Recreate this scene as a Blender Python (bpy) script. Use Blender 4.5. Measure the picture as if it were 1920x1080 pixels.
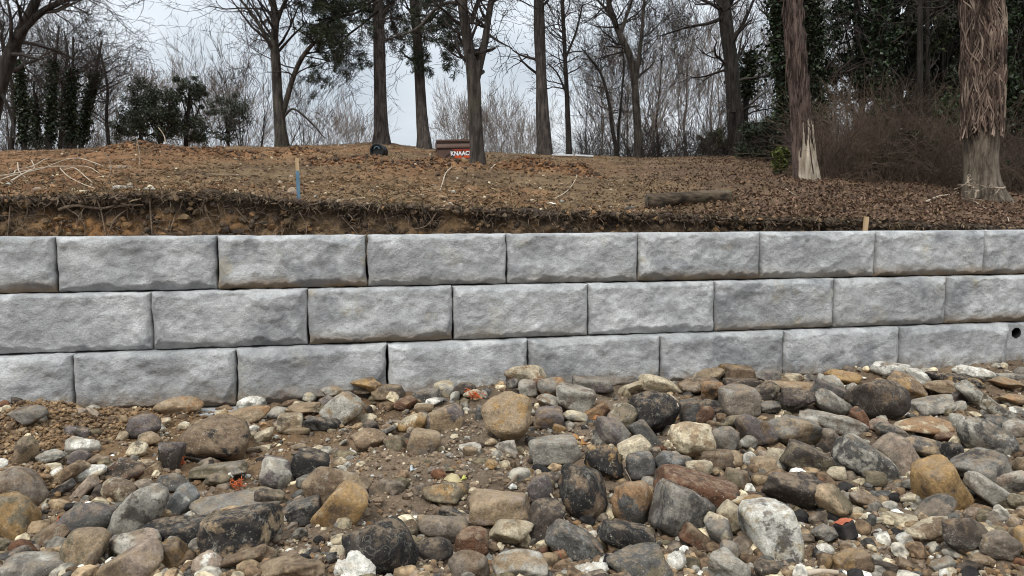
import bpy, bmesh, math, random
import numpy as np
from mathutils import Matrix, Vector, Euler

random.seed(7)
RNG = np.random.default_rng(7)
S = bpy.context.scene
for o in list(bpy.data.objects):
    bpy.data.objects.remove(o)
COL = S.collection
R_ = math.radians

# ------------------------------------------------------------------ camera
FPX, PITCH, ROLL, CAMZ = 1397.0, 0.0776, 0.006, 1.373
_up0 = np.array([0, math.sin(PITCH), math.cos(PITCH)])
FWD = np.array([0, math.cos(PITCH), -math.sin(PITCH)])
_x0 = np.array([1.0, 0, 0])
RGT = math.cos(ROLL) * _x0 - math.sin(ROLL) * _up0
UPV = math.sin(ROLL) * _x0 + math.cos(ROLL) * _up0
cam_d = bpy.data.cameras.new('camera')
cam_d.sensor_width = 36.0
cam_d.lens = 36.0 * FPX / 1920.0
cam_d.clip_start = 0.05
cam_d.clip_end = 2000
cam = bpy.data.objects.new('camera', cam_d)
COL.objects.link(cam)
m = Matrix.Identity(4)
for i in range(3):
    m[i][0], m[i][1], m[i][2] = RGT[i], UPV[i], -FWD[i]
m[0][3], m[1][3], m[2][3] = 0, 0, CAMZ
cam.matrix_world = m
S.camera = cam

# ------------------------------------------------------------------ world: overcast sky over a Nishita sky, one soft sun
SUN_EL, SUN_AZ = R_(54), R_(205)      # azimuth measured from +Y clockwise: behind the camera, to the left
W = bpy.data.worlds.new("World")
S.world = W
W.use_nodes = True
nt = W.node_tree
nt.nodes.clear()
N = nt.nodes.new
sky = N('ShaderNodeTexSky')
sky.sky_type = 'NISHITA'
sky.sun_disc = False
sky.sun_elevation = SUN_EL
sky.sun_rotation = SUN_AZ
sky.air_density = 1.0
sky.dust_density = 2.0
tc = N('ShaderNodeTexCoord')
sep = N('ShaderNodeSeparateXYZ')
nt.links.new(tc.outputs['Generated'], sep.inputs[0])
# overcast luminance rises smoothly from the horizon to the zenith
mr = N('ShaderNodeMapRange')
mr.inputs['From Min'].default_value = 0.0
mr.inputs['From Max'].default_value = 1.0
mr.inputs['To Min'].default_value = 6.6
mr.inputs['To Max'].default_value = 16.0
nt.links.new(sep.outputs['Z'], mr.inputs['Value'])
mp = N('ShaderNodeMapping')
mp.inputs['Scale'].default_value = (1.0, 1.0, 2.2)
mp.inputs['Location'].default_value = (0.35, 0.2, 0.55)
nt.links.new(tc.outputs['Generated'], mp.inputs['Vector'])
cn = N('ShaderNodeTexNoise')
cn.inputs['Scale'].default_value = 2.6
cn.inputs['Detail'].default_value = 5
cn.inputs['Roughness'].default_value = 0.5
nt.links.new(mp.outputs[0], cn.inputs['Vector'])
cr = N('ShaderNodeMapRange')
cr.inputs['From Min'].default_value = 0.35
cr.inputs['From Max'].default_value = 0.68
cr.inputs['To Min'].default_value = 0.74
cr.inputs['To Max'].default_value = 1.10
nt.links.new(cn.outputs['Fac'], cr.inputs['Value'])
mul = N('ShaderNodeMath'); mul.operation = 'MULTIPLY'
nt.links.new(mr.outputs[0], mul.inputs[0]); nt.links.new(cr.outputs[0], mul.inputs[1])
tint = N('ShaderNodeMix'); tint.data_type = 'RGBA'
tint.inputs[6].default_value = (0.84, 0.94, 1.04, 1)
tint.inputs[7].default_value = (0.97, 1.0, 1.03, 1)
nt.links.new(cr.outputs[0], tint.inputs[0])
cr2 = N('ShaderNodeMapRange')
cr2.inputs['From Min'].default_value = 0.74
cr2.inputs['From Max'].default_value = 1.10
nt.links.new(cr.outputs[0], cr2.inputs['Value'])
nt.links.new(cr2.outputs[0], tint.inputs[0])
vm = N('ShaderNodeVectorMath'); vm.operation = 'SCALE'
nt.links.new(tint.outputs[2], vm.inputs[0]); nt.links.new(mul.outputs[0], vm.inputs['Scale'])
mx = N('ShaderNodeMix'); mx.data_type = 'RGBA'
mx.inputs[0].default_value = 0.94
nt.links.new(sky.outputs[0], mx.inputs[6]); nt.links.new(vm.outputs[0], mx.inputs[7])
bg = N('ShaderNodeBackground'); bg.inputs['Strength'].default_value = 0.082
nt.links.new(mx.outputs[2], bg.inputs['Color'])
wo = N('ShaderNodeOutputWorld'); nt.links.new(bg.outputs[0], wo.inputs[0])

sun_d = bpy.data.lights.new('sun', 'SUN')
sun_d.energy = 1.5
sun_d.angle = R_(12)
sun_d.color = (1.0, 0.97, 0.92)
sun = bpy.data.objects.new('sun', sun_d)
COL.objects.link(sun)
sdir = Vector((math.sin(SUN_AZ) * math.cos(SUN_EL), math.cos(SUN_AZ) * math.cos(SUN_EL), math.sin(SUN_EL)))
sun.rotation_euler = sdir.to_track_quat('Z', 'Y').to_euler()
sun.location = (-4, -8, 14)

S.view_settings.view_transform = 'Standard'
S.view_settings.look = 'None'
S.view_settings.exposure = 0.56
S.view_settings.gamma = 1.0
S.view_settings.use_curve_mapping = False
S.cycles.pixel_filter_type = 'BLACKMAN_HARRIS'
S.cycles.filter_width = 1.05
S.cycles.max_bounces = 6
S.cycles.diffuse_bounces = 3
S.cycles.use_denoising = True

# ------------------------------------------------------------------ helpers
def ray(px, py):
    return FWD + RGT * ((px - 960) / FPX) + UPV * ((540 - py) / FPX)

def at(px, py, Y):
    r = ray(px, py)
    k = Y / r[1]
    return np.array([r[0] * k, Y, CAMZ + r[2] * k])

def ev(px, py):
    r = ray(px, py)
    return r[2] / r[1]

def _h(ix, iy, iz, seed):
    n = (ix.astype(np.int64) * 374761393 + iy.astype(np.int64) * 668265263 + iz.astype(np.int64) * 2147483647 + seed * 974634777) & 0xffffffff
    n = ((n ^ (n >> 13)) * 1274126177) & 0xffffffff
    n = ((n ^ (n >> 16)) * 2246822519) & 0xffffffff
    n = n ^ (n >> 15)
    return n.astype(np.float64) / 2147483648.0 - 1.0

def vnoise(P, seed=0):
    P = np.asarray(P, float)
    I = np.floor(P)
    F = P - I
    F = F * F * F * (F * (F * 6 - 15) + 10)
    I = I.astype(np.int64)
    x, y, z = I[..., 0], I[..., 1], I[..., 2]
    fx, fy, fz = F[..., 0], F[..., 1], F[..., 2]
    def L(a, b, t): return a + (b - a) * t
    c = [[[_h(x + i, y + j, z + k, seed) for k in (0, 1)] for j in (0, 1)] for i in (0, 1)]
    return L(L(L(c[0][0][0], c[1][0][0], fx), L(c[0][1][0], c[1][1][0], fx), fy),
             L(L(c[0][0][1], c[1][0][1], fx), L(c[0][1][1], c[1][1][1], fx), fy), fz)

def fbm(P, octv=4, seed=0, gain=0.5):
    P = np.asarray(P, float)
    out = 0.0
    a = 1.0
    for i in range(octv):
        out = out + a * vnoise(P, seed + i * 17)
        P = P * 2.03 + 11.7
        a *= gain
    return out

def fbm2(X, Y, sc, octv=4, seed=0, gain=0.5):
    X = np.asarray(X, float)
    return fbm(np.stack([X * sc, np.asarray(Y, float) * sc, np.zeros_like(X) + 0.37], -1), octv, seed, gain)

def mesh_np(name, V, faces, smooth=True, cols=None, colname='tone'):
    """faces: list of int arrays (n,k)"""
    me = bpy.data.meshes.new(name)
    V = np.asarray(V, np.float32)
    faces = [np.asarray(f, np.int32) for f in faces if len(f)]
    nf = sum(len(f) for f in faces)
    nl = sum(f.size for f in faces)
    me.vertices.add(len(V)); me.vertices.foreach_set('co', V.ravel())
    me.loops.add(nl); me.polygons.add(nf)
    me.loops.foreach_set('vertex_index', np.concatenate([f.ravel() for f in faces]))
    starts, o = [], 0
    for f in faces:
        starts.append(o + np.arange(len(f)) * f.shape[1]); o += f.size
    me.polygons.foreach_set('loop_start', np.concatenate(starts).astype(np.int32))
    try:
        me.polygons.foreach_set('loop_total', np.concatenate([np.full(len(f), f.shape[1]) for f in faces]).astype(np.int32))
    except Exception:
        pass
    me.polygons.foreach_set('use_smooth', np.full(nf, bool(smooth)))
    if cols is not None:
        at_ = me.color_attributes.new(colname, 'FLOAT_COLOR', 'POINT')
        c = np.ones((len(V), 4), np.float32); c[:, :3] = cols
        at_.data.foreach_set('color', c.ravel())
    me.update(calc_edges=True)
    me.validate()
    return me

def link(name, me, mat=None, parent=None, loc=None, rot=None):
    o = bpy.data.objects.new(name, me)
    COL.objects.link(o)
    if mat is not None and me is not None and not me.materials:
        me.materials.append(mat)
    if parent is not None: o.parent = parent
    if loc is not None: o.location = loc
    if rot is not None: o.rotation_euler = rot
    return o

def tag(o, label=None, cat=None, group=None, kind=None):
    if label: o['label'] = label
    if cat: o['category'] = cat
    if group: o['group'] = group
    if kind: o['kind'] = kind
    return o

def empty(name, loc, rot=(0, 0, 0)):
    o = bpy.data.objects.new(name, None)
    o.empty_display_size = 0.1
    COL.objects.link(o)
    o.location = loc; o.rotation_euler = rot
    return o

class Geo:
    """collects vertices and faces into one mesh"""
    def __init__(s): s.V, s.F, s.C, s.n = [], [], [], 0
    def add(s, V, F, col=None):
        V = np.asarray(V, float).reshape(-1, 3)
        s.V.append(V); s.F.append(np.asarray(F, np.int64) + s.n); s.n += len(V)
        if col is not None:
            col = np.asarray(col, float)
            s.C.append(np.broadcast_to(col, (len(V), 3)) if col.ndim == 1 else col)
    def box(s, lo, hi, rot=0.0, col=None):
        x0, y0, z0 = lo; x1, y1, z1 = hi
        V = [(x0, y0, z0), (x1, y0, z0), (x1, y1, z0), (x0, y1, z0), (x0, y0, z1), (x1, y0, z1), (x1, y1, z1), (x0, y1, z1)]
        s.add(V, [(0, 3, 2, 1), (4, 5, 6, 7), (0, 1, 5, 4), (1, 2, 6, 5), (2, 3, 7, 6), (3, 0, 4, 7)], col)
    def tubes(s, polys, sides=4, col=None):
        """polys: list of (pts (k,3), radii (k,)); grouped by k"""
        by = {}
        for p, r in polys: by.setdefault(len(p), []).append((p, r))
        for k, L in by.items():
            P = np.array([p for p, r in L], float); Rr = np.array([r for p, r in L], float)
            T = np.empty_like(P)
            T[:, 1:-1] = P[:, 2:] - P[:, :-2]; T[:, 0] = P[:, 1] - P[:, 0]; T[:, -1] = P[:, -1] - P[:, -2]
            T /= np.linalg.norm(T, axis=2, keepdims=True) + 1e-9
            mean = P[:, -1] - P[:, 0]
            ref = np.where((np.abs(mean[:, 2]) > 0.75 * np.linalg.norm(mean, axis=1))[:, None], np.array([1.0, 0.13, 0]), np.array([0.05, 0.1, 1.0]))
            n1 = np.cross(T, ref[:, None, :]); n1 /= np.linalg.norm(n1, axis=2, keepdims=True) + 1e-9
            n2 = np.cross(T, n1)
            a = np.arange(sides) * 2 * math.pi / sides
            ring = n1[:, :, None, :] * np.cos(a)[None, None, :, None] + n2[:, :, None, :] * np.sin(a)[None, None, :, None]
            V = P[:, :, None, :] + ring * Rr[:, :, None, None]
            M = len(L)
            idx = np.arange(M * k * sides).reshape(M, k, sides)
            nx = np.roll(idx, -1, axis=2)
            F = np.stack([idx[:, :-1], nx[:, :-1], nx[:, 1:], idx[:, 1:]], -1).reshape(-1, 4)
            s.add(V.reshape(-1, 3), F, col)
            if sides >= 4:   # close the ends
                for e in (0, k - 1):
                    ii = idx[:, e, :]
                    for j in range(1, sides - 1):
                        s.F.append(np.stack([ii[:, 0], ii[:, j], ii[:, j + 1], ii[:, j + 1]], -1)[:, :3] + (s.n - M * k * sides))
    def leaves(s, P, size, up=0.3, asp=0.5, rng=RNG, col=None, dirs=None):
        """diamond leaves of two folded triangles at points P"""
        P = np.asarray(P, float); n = len(P)
        if n == 0: return
        size = np.broadcast_to(np.asarray(size, float), (n,))[:, None]
        d = rng.normal(size=(n, 3)) if dirs is None else np.asarray(dirs, float) + rng.normal(size=(n, 3)) * 0.35
        d /= np.linalg.norm(d, axis=1, keepdims=True) + 1e-9
        nn = rng.normal(size=(n, 3)); nn[:, 2] += up * 3
        w = np.cross(d, nn); w /= np.linalg.norm(w, axis=1, keepdims=True) + 1e-9
        nn = np.cross(w, d)
        a = P - d * size * 0.5; b = P + d * size * 0.5
        c = P + w * size * asp * 0.5 + nn * size * 0.10; e = P - w * size * asp * 0.5 + nn * size * 0.10
        V = np.stack([a, c, b, e], 1).reshape(-1, 3)
        i = np.arange(n) * 4
        F = np.concatenate([np.stack([i, i + 1, i + 2], -1), np.stack([i, i + 2, i + 3], -1)])
        if col is not None:
            col = np.asarray(col, float)
            if col.ndim == 2: col = np.repeat(col, 4, axis=0)
        s.add(V, F, col)
    def build(s, name, smooth=True):
        by = {}
        for f in s.F: by.setdefault(f.shape[1], []).append(f)
        V = np.concatenate(s.V)
        C = np.concatenate(s.C) if s.C and sum(len(c) for c in s.C) == len(V) else None
        return mesh_np(name, V, [np.concatenate(v) for v in by.values()], smooth, C)

# ------------------------------------------------------------------ materials
def mat(name, rough=0.9):
    M = bpy.data.materials.new(name); M.use_nodes = True
    t = M.node_tree; t.nodes.clear()
    out = t.nodes.new('ShaderNodeOutputMaterial')
    b = t.nodes.new('ShaderNodeBsdfPrincipled')
    b.inputs['Roughness'].default_value = rough
    b.inputs['Specular IOR Level'].default_value = 0.25
    t.links.new(b.outputs[0], out.inputs[0])
    return M, t, b

def nd(t, typ, **kw):
    n = t.nodes.new(typ)
    for k, v in kw.items():
        if k.startswith('i_'):
            key = k[2:].replace('_', ' ')
            n.inputs[key].default_value = v
        else: setattr(n, k, v)
    return n

def noise(t, vec, scale, detail=4, rough=0.55, typ=None):
    n = nd(t, 'ShaderNodeTexNoise'); n.inputs['Scale'].default_value = scale
    n.inputs['Detail'].default_value = detail; n.inputs['Roughness'].default_value = rough
    t.links.new(vec, n.inputs['Vector'])
    return n.outputs['Fac']

def rng_(t, val, a, b, lo=0.0, hi=1.0, smooth=True):
    n = nd(t, 'ShaderNodeMapRange')
    if smooth: n.interpolation_type = 'SMOOTHSTEP'
    n.inputs['From Min'].default_value = a; n.inputs['From Max'].default_value = b
    n.inputs['To Min'].default_value = lo; n.inputs['To Max'].default_value = hi
    t.links.new(val, n.inputs['Value'])
    return n.outputs[0]

def mixc(t, fac, a, b, blend='MIX'):
    n = nd(t, 'ShaderNodeMix'); n.data_type = 'RGBA'; n.blend_type = blend
    for sock, v in ((n.inputs[0], fac), (n.inputs[6], a), (n.inputs[7], b)):
        if isinstance(v, (tuple, list)): sock.default_value = tuple(v) + ((1,) if len(v) == 3 else ())
        elif isinstance(v, (int, float)): sock.default_value = v
        else: t.links.new(v, sock)
    return n.outputs[2]

def scalec(t, c, f):
    n = nd(t, 'ShaderNodeVectorMath'); n.operation = 'SCALE'
    t.links.new(c, n.inputs[0]); t.links.new(f, n.inputs['Scale'])
    return n.outputs[0]

def math_(t, op, a, b=None):
    n = nd(t, 'ShaderNodeMath'); n.operation = op
    for i, v in enumerate((a, b)):
        if v is None: continue
        if isinstance(v, (int, float)): n.inputs[i].default_value = v
        else: t.links.new(v, n.inputs[i])
    return n.outputs[0]

def bump(t, b, height, strength=0.4, dist=0.01, prev=None):
    n = nd(t, 'ShaderNodeBump'); n.inputs['Strength'].default_value = strength; n.inputs['Distance'].default_value = dist
    t.links.new(height, n.inputs['Height'])
    if prev is not None: t.links.new(prev, n.inputs['Normal'])
    t.links.new(n.outputs[0], b.inputs['Normal'])
    return n.outputs[0]

def objco(t, seeded=True):
    tc = nd(t, 'ShaderNodeTexCoord')
    if not seeded: return tc.outputs['Object']
    oi = nd(t, 'ShaderNodeObjectInfo')
    m_ = math_(t, 'MULTIPLY', oi.outputs['Random'], 57.0)
    a = nd(t, 'ShaderNodeVectorMath'); a.operation = 'ADD'
    t.links.new(tc.outputs['Object'], a.inputs[0]); t.links.new(m_, a.inputs[1])
    return a.outputs[0]

def simple(name, ca, cb, scale=6.0, rough=0.9, bscale=40, bstr=0.3, bdist=0.01, stretch=None, tone=False):
    """two-colour noise material; tone=True multiplies by the mesh's per-piece colour"""
    M, t, b = mat(name, rough)
    v = objco(t)
    if stretch:
        mp_ = nd(t, 'ShaderNodeMapping'); mp_.inputs['Scale'].default_value = stretch
        t.links.new(v, mp_.inputs['Vector']); v = mp_.outputs[0]
    c = mixc(t, rng_(t, noise(t, v, scale, 5), 0.33, 0.67), ca, cb)
    if tone:
        a = nd(t, 'ShaderNodeAttribute'); a.attribute_name = 'tone'
        c = mixc(t, 1.0, c, a.outputs['Color'], 'MULTIPLY')
    t.links.new(c, b.inputs['Base Color'])
    if bstr: bump(t, b, noise(t, v, bscale, 4), bstr, bdist)
    return M

# concrete of the rock-faced blocks
def concrete_mat():
    M, t, b = mat('rock_faced_concrete', 0.92)
    v = objco(t)
    big = noise(t, v, 2.3, 4); mid = noise(t, v, 9, 5, 0.65); fine = noise(t, v, 95, 5, 0.75)
    ts = nd(t, 'ShaderNodeAttribute'); ts.attribute_type = 'OBJECT'; ts.attribute_name = 'lightness'
    c = mixc(t, rng_(t, big, 0.36, 0.66), (0.345, 0.348, 0.345), (0.53, 0.532, 0.52))
    c = scalec(t, c, rng_(t, mid, 0.25, 0.75, 0.66, 1.28, False))
    c = scalec(t, c, rng_(t, fine, 0.25, 0.75, 0.72, 1.28, False))
    c = scalec(t, c, ts.outputs['Fac'])
    # clay wash stains towards the bottom edge of some blocks, and a few tan splashes
    oi = nd(t, 'ShaderNodeAttribute'); oi.attribute_type = 'OBJECT'; oi.attribute_name = 'stain'
    tcz = nd(t, 'ShaderNodeTexCoord'); sp = nd(t, 'ShaderNodeSeparateXYZ'); t.links.new(tcz.outputs['Object'], sp.inputs[0])
    low = rng_(t, math_(t, 'ADD', sp.outputs['Z'], math_(t, 'MULTIPLY', noise(t, v, 5, 4), 0.13)), 0.19, 0.06, 0, 1)
    low = math_(t, 'MULTIPLY', low, oi.outputs['Fac'])
    c = mixc(t, math_(t, 'MULTIPLY', low, 0.9), c, (0.21, 0.14, 0.075))
    wsh = nd(t, 'ShaderNodeAttribute'); wsh.attribute_type = 'OBJECT'; wsh.attribute_name = 'splash'
    sz = rng_(t, math_(t, 'ADD', sp.outputs['Z'], math_(t, 'MULTIPLY', noise(t, v, 11, 6, 0.75), 0.45)), 0.42, 0.22, 0, 0.8)
    c = mixc(t, math_(t, 'MULTIPLY', sz, wsh.outputs['Fac']), c, (0.235, 0.175, 0.115))
    spl = rng_(t, noise(t, v, 3.1, 3, 0.6), 0.60, 0.70, 0, 0.55)
    c = mixc(t, math_(t, 'MULTIPLY', spl, oi.outputs['Fac']), c, (0.45, 0.38, 0.26))
    damp = rng_(t, noise(t, v, 2.1, 5, 0.65), 0.53, 0.68, 0, 0.62)
    c = mixc(t, damp, c, (0.15, 0.155, 0.165))
    pit = nd(t, 'ShaderNodeTexVoronoi'); pit.inputs['Scale'].default_value = 42
    t.links.new(v, pit.inputs['Vector'])
    c = mixc(t, rng_(t, pit.outputs['Distance'], 0.13, 0.07, 0, 0.45), c, (0.10, 0.10, 0.10))
    t.links.new(c, b.inputs['Base Color'])
    n1 = bump(t, b, noise(t, v, 20, 7, 0.72), 1.0, 0.026)
    bump(t, b, fine, 0.5, 0.004, n1)
    return M

# stones: two colours, speckle and lime crust come from each stone's own properties
def stone_mat():
    M, t, b = mat('field_stone', 0.82)
    v = objco(t)
    def A(n_):
        a = nd(t, 'ShaderNodeAttribute'); a.attribute_type = 'OBJECT'; a.attribute_name = n_; return a
    ca, cb, spk, pat, cru = A('stone_colour'), A('patch_colour'), A('speckle'), A('patchiness'), A('crust')
    # big patches
    n1 = noise(t, v, 8.5, 5, 0.62)
    p = math_(t, 'ADD', n1, math_(t, 'SUBTRACT', pat.outputs['Fac'], 0.5))
    c = mixc(t, rng_(t, p, 0.47, 0.56), ca.outputs['Vector'], cb.outputs['Vector'])
    c = scalec(t, c, rng_(t, noise(t, v, 19, 6, 0.7), 0.25, 0.75, 0.42, 1.58, False))
    c = scalec(t, c, rng_(t, noise(t, v, 85, 4, 0.75), 0.25, 0.75, 0.55, 1.45, False))
    # pale speckle and crust veins
    s1 = rng_(t, noise(t, v, 62, 4, 0.75), 0.61, 0.70, 0, 1)
    c = mixc(t, math_(t, 'MULTIPLY', s1, spk.outputs['Fac']), c, (0.50, 0.46, 0.38))
    ms = noise(t, v, 13, 6, 0.72)
    c = mixc(t, math_(t, 'MULTIPLY', rng_(t, ms, 0.56, 0.66, 0, 0.8), cru.outputs['Fac']), c, (0.46, 0.43, 0.36))
    vn = math_(t, 'ABSOLUTE', math_(t, 'SUBTRACT', noise(t, v, 4.5, 3, 0.5), 0.5))
    c = mixc(t, math_(t, 'MULTIPLY', rng_(t, vn, 0.006, 0.002, 0, 0.35), cru.outputs['Fac']), c, (0.50, 0.46, 0.38))
    mpb = nd(t, 'ShaderNodeMapping'); mpb.inputs['Scale'].default_value = (1.2, 1.5, 7.0); mpb.inputs['Rotation'].default_value = (0.5, 0.4, 0.2)
    t.links.new(v, mpb.inputs['Vector'])
    c = scalec(t, c, rng_(t, noise(t, mpb.outputs[0], 6, 4, 0.6), 0.3, 0.7, 0.78, 1.22, False))
    s2 = rng_(t, noise(t, v, 30, 6, 0.8), 0.57, 0.66, 0, 0.75)
    c = mixc(t, math_(t, 'MULTIPLY', s2, spk.outputs['Fac']), c, (0.40, 0.345, 0.26))
    st = A('stain')
    sm = rng_(t, math_(t, 'ADD', noise(t, v, 9.5, 6, 0.68), math_(t, 'MULTIPLY', noise(t, v, 40, 3, 0.7), 0.16)), 0.58, 0.68, 0, 0.85)
    c = mixc(t, math_(t, 'MULTIPLY', sm, st.outputs['Fac']), c, (0.045, 0.036, 0.030))
    dk = rng_(t, noise(t, v, 34, 4, 0.7), 0.38, 0.27, 0, 0.65)
    c = mixc(t, dk, c, (0.05, 0.042, 0.035))
    # soil that has settled on the upward faces
    g = nd(t, 'ShaderNodeNewGeometry'); sp = nd(t, 'ShaderNodeSeparateXYZ'); t.links.new(g.outputs['Normal'], sp.inputs[0])
    dz = rng_(t, sp.outputs['Z'], 0.25, 0.95, 0, 1)
    du = math_(t, 'MULTIPLY', dz, rng_(t, noise(t, v, 18, 5, 0.7), 0.44, 0.62, 0, 0.60))
    c = mixc(t, du, c, (0.29, 0.215, 0.14))
    t.links.new(c, b.inputs['Base Color'])
    n2 = bump(t, b, noise(t, v, 26, 7, 0.72), 0.9, 0.016)
    bump(t, b, noise(t, v, 170, 3, 0.7), 0.5, 0.003, n2)
    return M

def soil_mat(name, bs=0.8):
    M, t, b = mat(name, 0.97)
    v = objco(t, False)
    a = nd(t, 'ShaderNodeAttribute'); a.attribute_name = 'tone'
    c = scalec(t, a.outputs['Color'], rng_(t, noise(t, v, 6, 6, 0.7), 0.25, 0.75, 0.6, 1.4, False))
    c = scalec(t, c, rng_(t, noise(t, v, 55, 5, 0.75), 0.25, 0.75, 0.5, 1.5, False))
    c = mixc(t, rng_(t, noise(t, v, 90, 2, 0.8), 0.66, 0.72, 0, 0.6), c, (0.42, 0.35, 0.25))
    t.links.new(c, b.inputs['Base Color'])
    n1 = bump(t, b, noise(t, v, 22, 6, 0.75), bs, 0.03)
    bump(t, b, noise(t, v, 110, 4, 0.75), 0.7, 0.008, n1)
    return M

def bark_mat(name, ca, cb, scale=14, stretch=(1, 1, 0.16), bstr=0.9, bdist=0.03, moss=0.0):
    M, t, b = mat(name, 0.95)
    v0 = objco(t)
    mp_ = nd(t, 'ShaderNodeMapping'); mp_.inputs['Scale'].default_value = stretch
    t.links.new(v0, mp_.inputs['Vector']); v = mp_.outputs[0]
    n = noise(t, v, scale, 6, 0.7)
    c = mixc(t, rng_(t, n, 0.35, 0.65), ca, cb)
    c = scalec(t, c, rng_(t, noise(t, v0, 3, 4), 0.3, 0.7, 0.7, 1.3, False))
    if moss: c = mixc(t, rng_(t, noise(t, v0, 2.2, 4), 0.55, 0.65, 0, moss), c, (0.10, 0.12, 0.06))
    t.links.new(c, b.inputs['Base Color'])
    bump(t, b, n, bstr, bdist)
    return M

def tone_mat(name, rough=0.8, trans=0.0):
    M, t, b = mat(name, rough)
    a = nd(t, 'ShaderNodeAttribute'); a.attribute_name = 'tone'
    t.links.new(a.outputs['Color'], b.inputs['Base Color'])
    return M

M_CONC, M_STONE = concrete_mat(), stone_mat()
M_SOIL, M_HILL, M_BANK = soil_mat('rubble_soil'), soil_mat('hillside_soil', 0.7), soil_mat('bank_soil', 1.0)
M_PINE = bark_mat('pine_bark', (0.030, 0.025, 0.022), (0.110, 0.090, 0.078), 16)
M_DARKBARK = bark_mat('dark_bark', (0.013, 0.011, 0.009), (0.046, 0.038, 0.032), 14)
M_OAKBARK = bark_mat('oak_bark', (0.050, 0.038, 0.028), (0.185, 0.150, 0.112), 15, moss=0.1)
M_MIDBARK = bark_mat('grey_brown_bark', (0.024, 0.020, 0.016), (0.090, 0.074, 0.062), 14, moss=0.12)
M_PEEL = bark_mat('peeling_bark', (0.040, 0.027, 0.022), (0.165, 0.115, 0.095), 12, (1, 1, 0.10), 1.0, 0.05)
M_BAREWOOD = bark_mat('bare_wood', (0.20, 0.155, 0.11), (0.50, 0.43, 0.335), 16, (1, 1, 0.08), 0.8, 0.02)
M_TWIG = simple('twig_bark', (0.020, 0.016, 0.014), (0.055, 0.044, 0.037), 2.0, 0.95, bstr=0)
M_HAZETWIG = simple('hazed_twig_bark', (0.13, 0.105, 0.088), (0.21, 0.175, 0.15), 1.0, 0.95, bstr=0)  # far trees: distance haze is put into the bark colour as paleness
M_VINE = simple('hairy_vine_bark', (0.6, 0.6, 0.6), (1.3, 1.3, 1.3), 5.0, 0.95, 60, 0.4, tone=True)
M_LEAF = tone_mat('evergreen_leaf', 0.38)
M_DRY = tone_mat('dry_leaf', 0.85)
M_PEBBLE = simple('pebble_stone', (0.75, 0.75, 0.75), (1.2, 1.2, 1.2), 30, 0.9, 90, 0.4, 0.005, tone=True)
M_ROOT = simple('root_bark', (0.095, 0.067, 0.047), (0.25, 0.185, 0.13), 9, 0.95, 60, 0.4)
M_PALESTICK = simple('pale_stick', (0.33, 0.26, 0.19), (0.50, 0.42, 0.32), 9, 0.9, 60, 0.3)

# ------------------------------------------------------------------ the lie of the land
YAW, WX0, WY0 = 0.1832, -3.5124, 5.751
CY, SY = math.cos(YAW), math.sin(YAW)
TY = math.tan(YAW)
LB, HB, HT, SB = 1.175, 0.457, 0.435, 0.09
WTOP = 2 * HB + HT

def wloc(s, d, z):           # wall coordinates (along, behind the top course's face, up) -> world
    return np.stack([WX0 + np.asarray(s) * CY - np.asarray(d) * SY, WY0 + np.asarray(s) * SY + np.asarray(d) * CY, np.asarray(z) + 0 * np.asarray(s)], -1)

def wdist(X, Y):             # how far in front of the top course's face (positive towards the camera)
    return (X - WX0) * SY - (Y - WY0) * CY

def y_at(ux, d):             # where the direction X/Y = ux meets the line d behind the face
    return (WY0 - TY * WX0 + d / CY) / (1 - TY * ux)

BANK = np.array([(-900, 374), (0, 376), (150, 370), (300, 367), (420, 364), (560, 380), (700, 386), (850, 391), (1000, 398), (1150, 402),
                 (1300, 407), (1450, 411), (1600, 414), (1750, 423), (1920, 428), (2800, 430)], float)
CREST = np.array([(-900, 290), (0, 284), (100, 281), (190, 275), (250, 271), (310, 273), (380, 278), (520, 275), (640, 272), (715, 266), (780, 275), (870, 284), (1000, 288),
                  (1100, 293), (1200, 296), (1290, 294), (1380, 291), (1460, 298), (1600, 306), (1750, 313), (1920, 318), (2800, 322)], float)
YC = np.array([(-900, 17), (0, 18), (250, 16), (420, 19), (640, 21), (1200, 22.5), (1500, 23), (2800, 23)], float)
BD = 1.02
EV0 = {}
def evv(px, py):
    u = (px - 960) / FPX; v = (540 - py) / FPX
    r = FWD[None, :] + RGT[None, :] * np.asarray(u)[:, None] + UPV[None, :] * np.asarray(v)[:, None]
    return r[:, 2] / r[:, 1]

def terr(X, Y, rough=True):
    X = np.asarray(X, float).ravel(); Y = np.asarray(Y, float).ravel()
    ux = X / Y
    px = 960 + ux * FPX * 1.006
    yb = np.interp(px, BANK[:, 0], BANK[:, 1]); yc = np.interp(px, CREST[:, 0], CREST[:, 1]); Yc = np.interp(px, YC[:, 0], YC[:, 1])
    Yb = y_at(ux, BD)
    zb = CAMZ + Yb * evv(px, yb); zc = CAMZ + Yc * evv(px, yc)
    s = (Y - Yb) / (Yc - Yb)
    z = zb + (zc - zb) * np.clip(s, -0.2, 1)
    over = np.maximum(Y - Yc, 0)
    z = z - np.minimum(0.09 * over, 3.6)
    if rough:
        k = np.clip((Y - Yb) / 0.6, 0.15, 1)
        z = z + k * (0.055 * fbm2(X, Y, 0.9, 3, 5) + 0.022 * fbm2(X, Y, 4.0, 3, 9)) * np.clip(1.6 - s, 0.25, 1)
        for (mx_, my_, r_, h_) in MOUNDS:
            q = (X - mx_) ** 2 + (Y - my_) ** 2
            z = z + h_ * np.exp(-q / (r_ * r_)) * (1 + 0.5 * fbm2(X, Y, 5, 3, 3))
    return z

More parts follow.
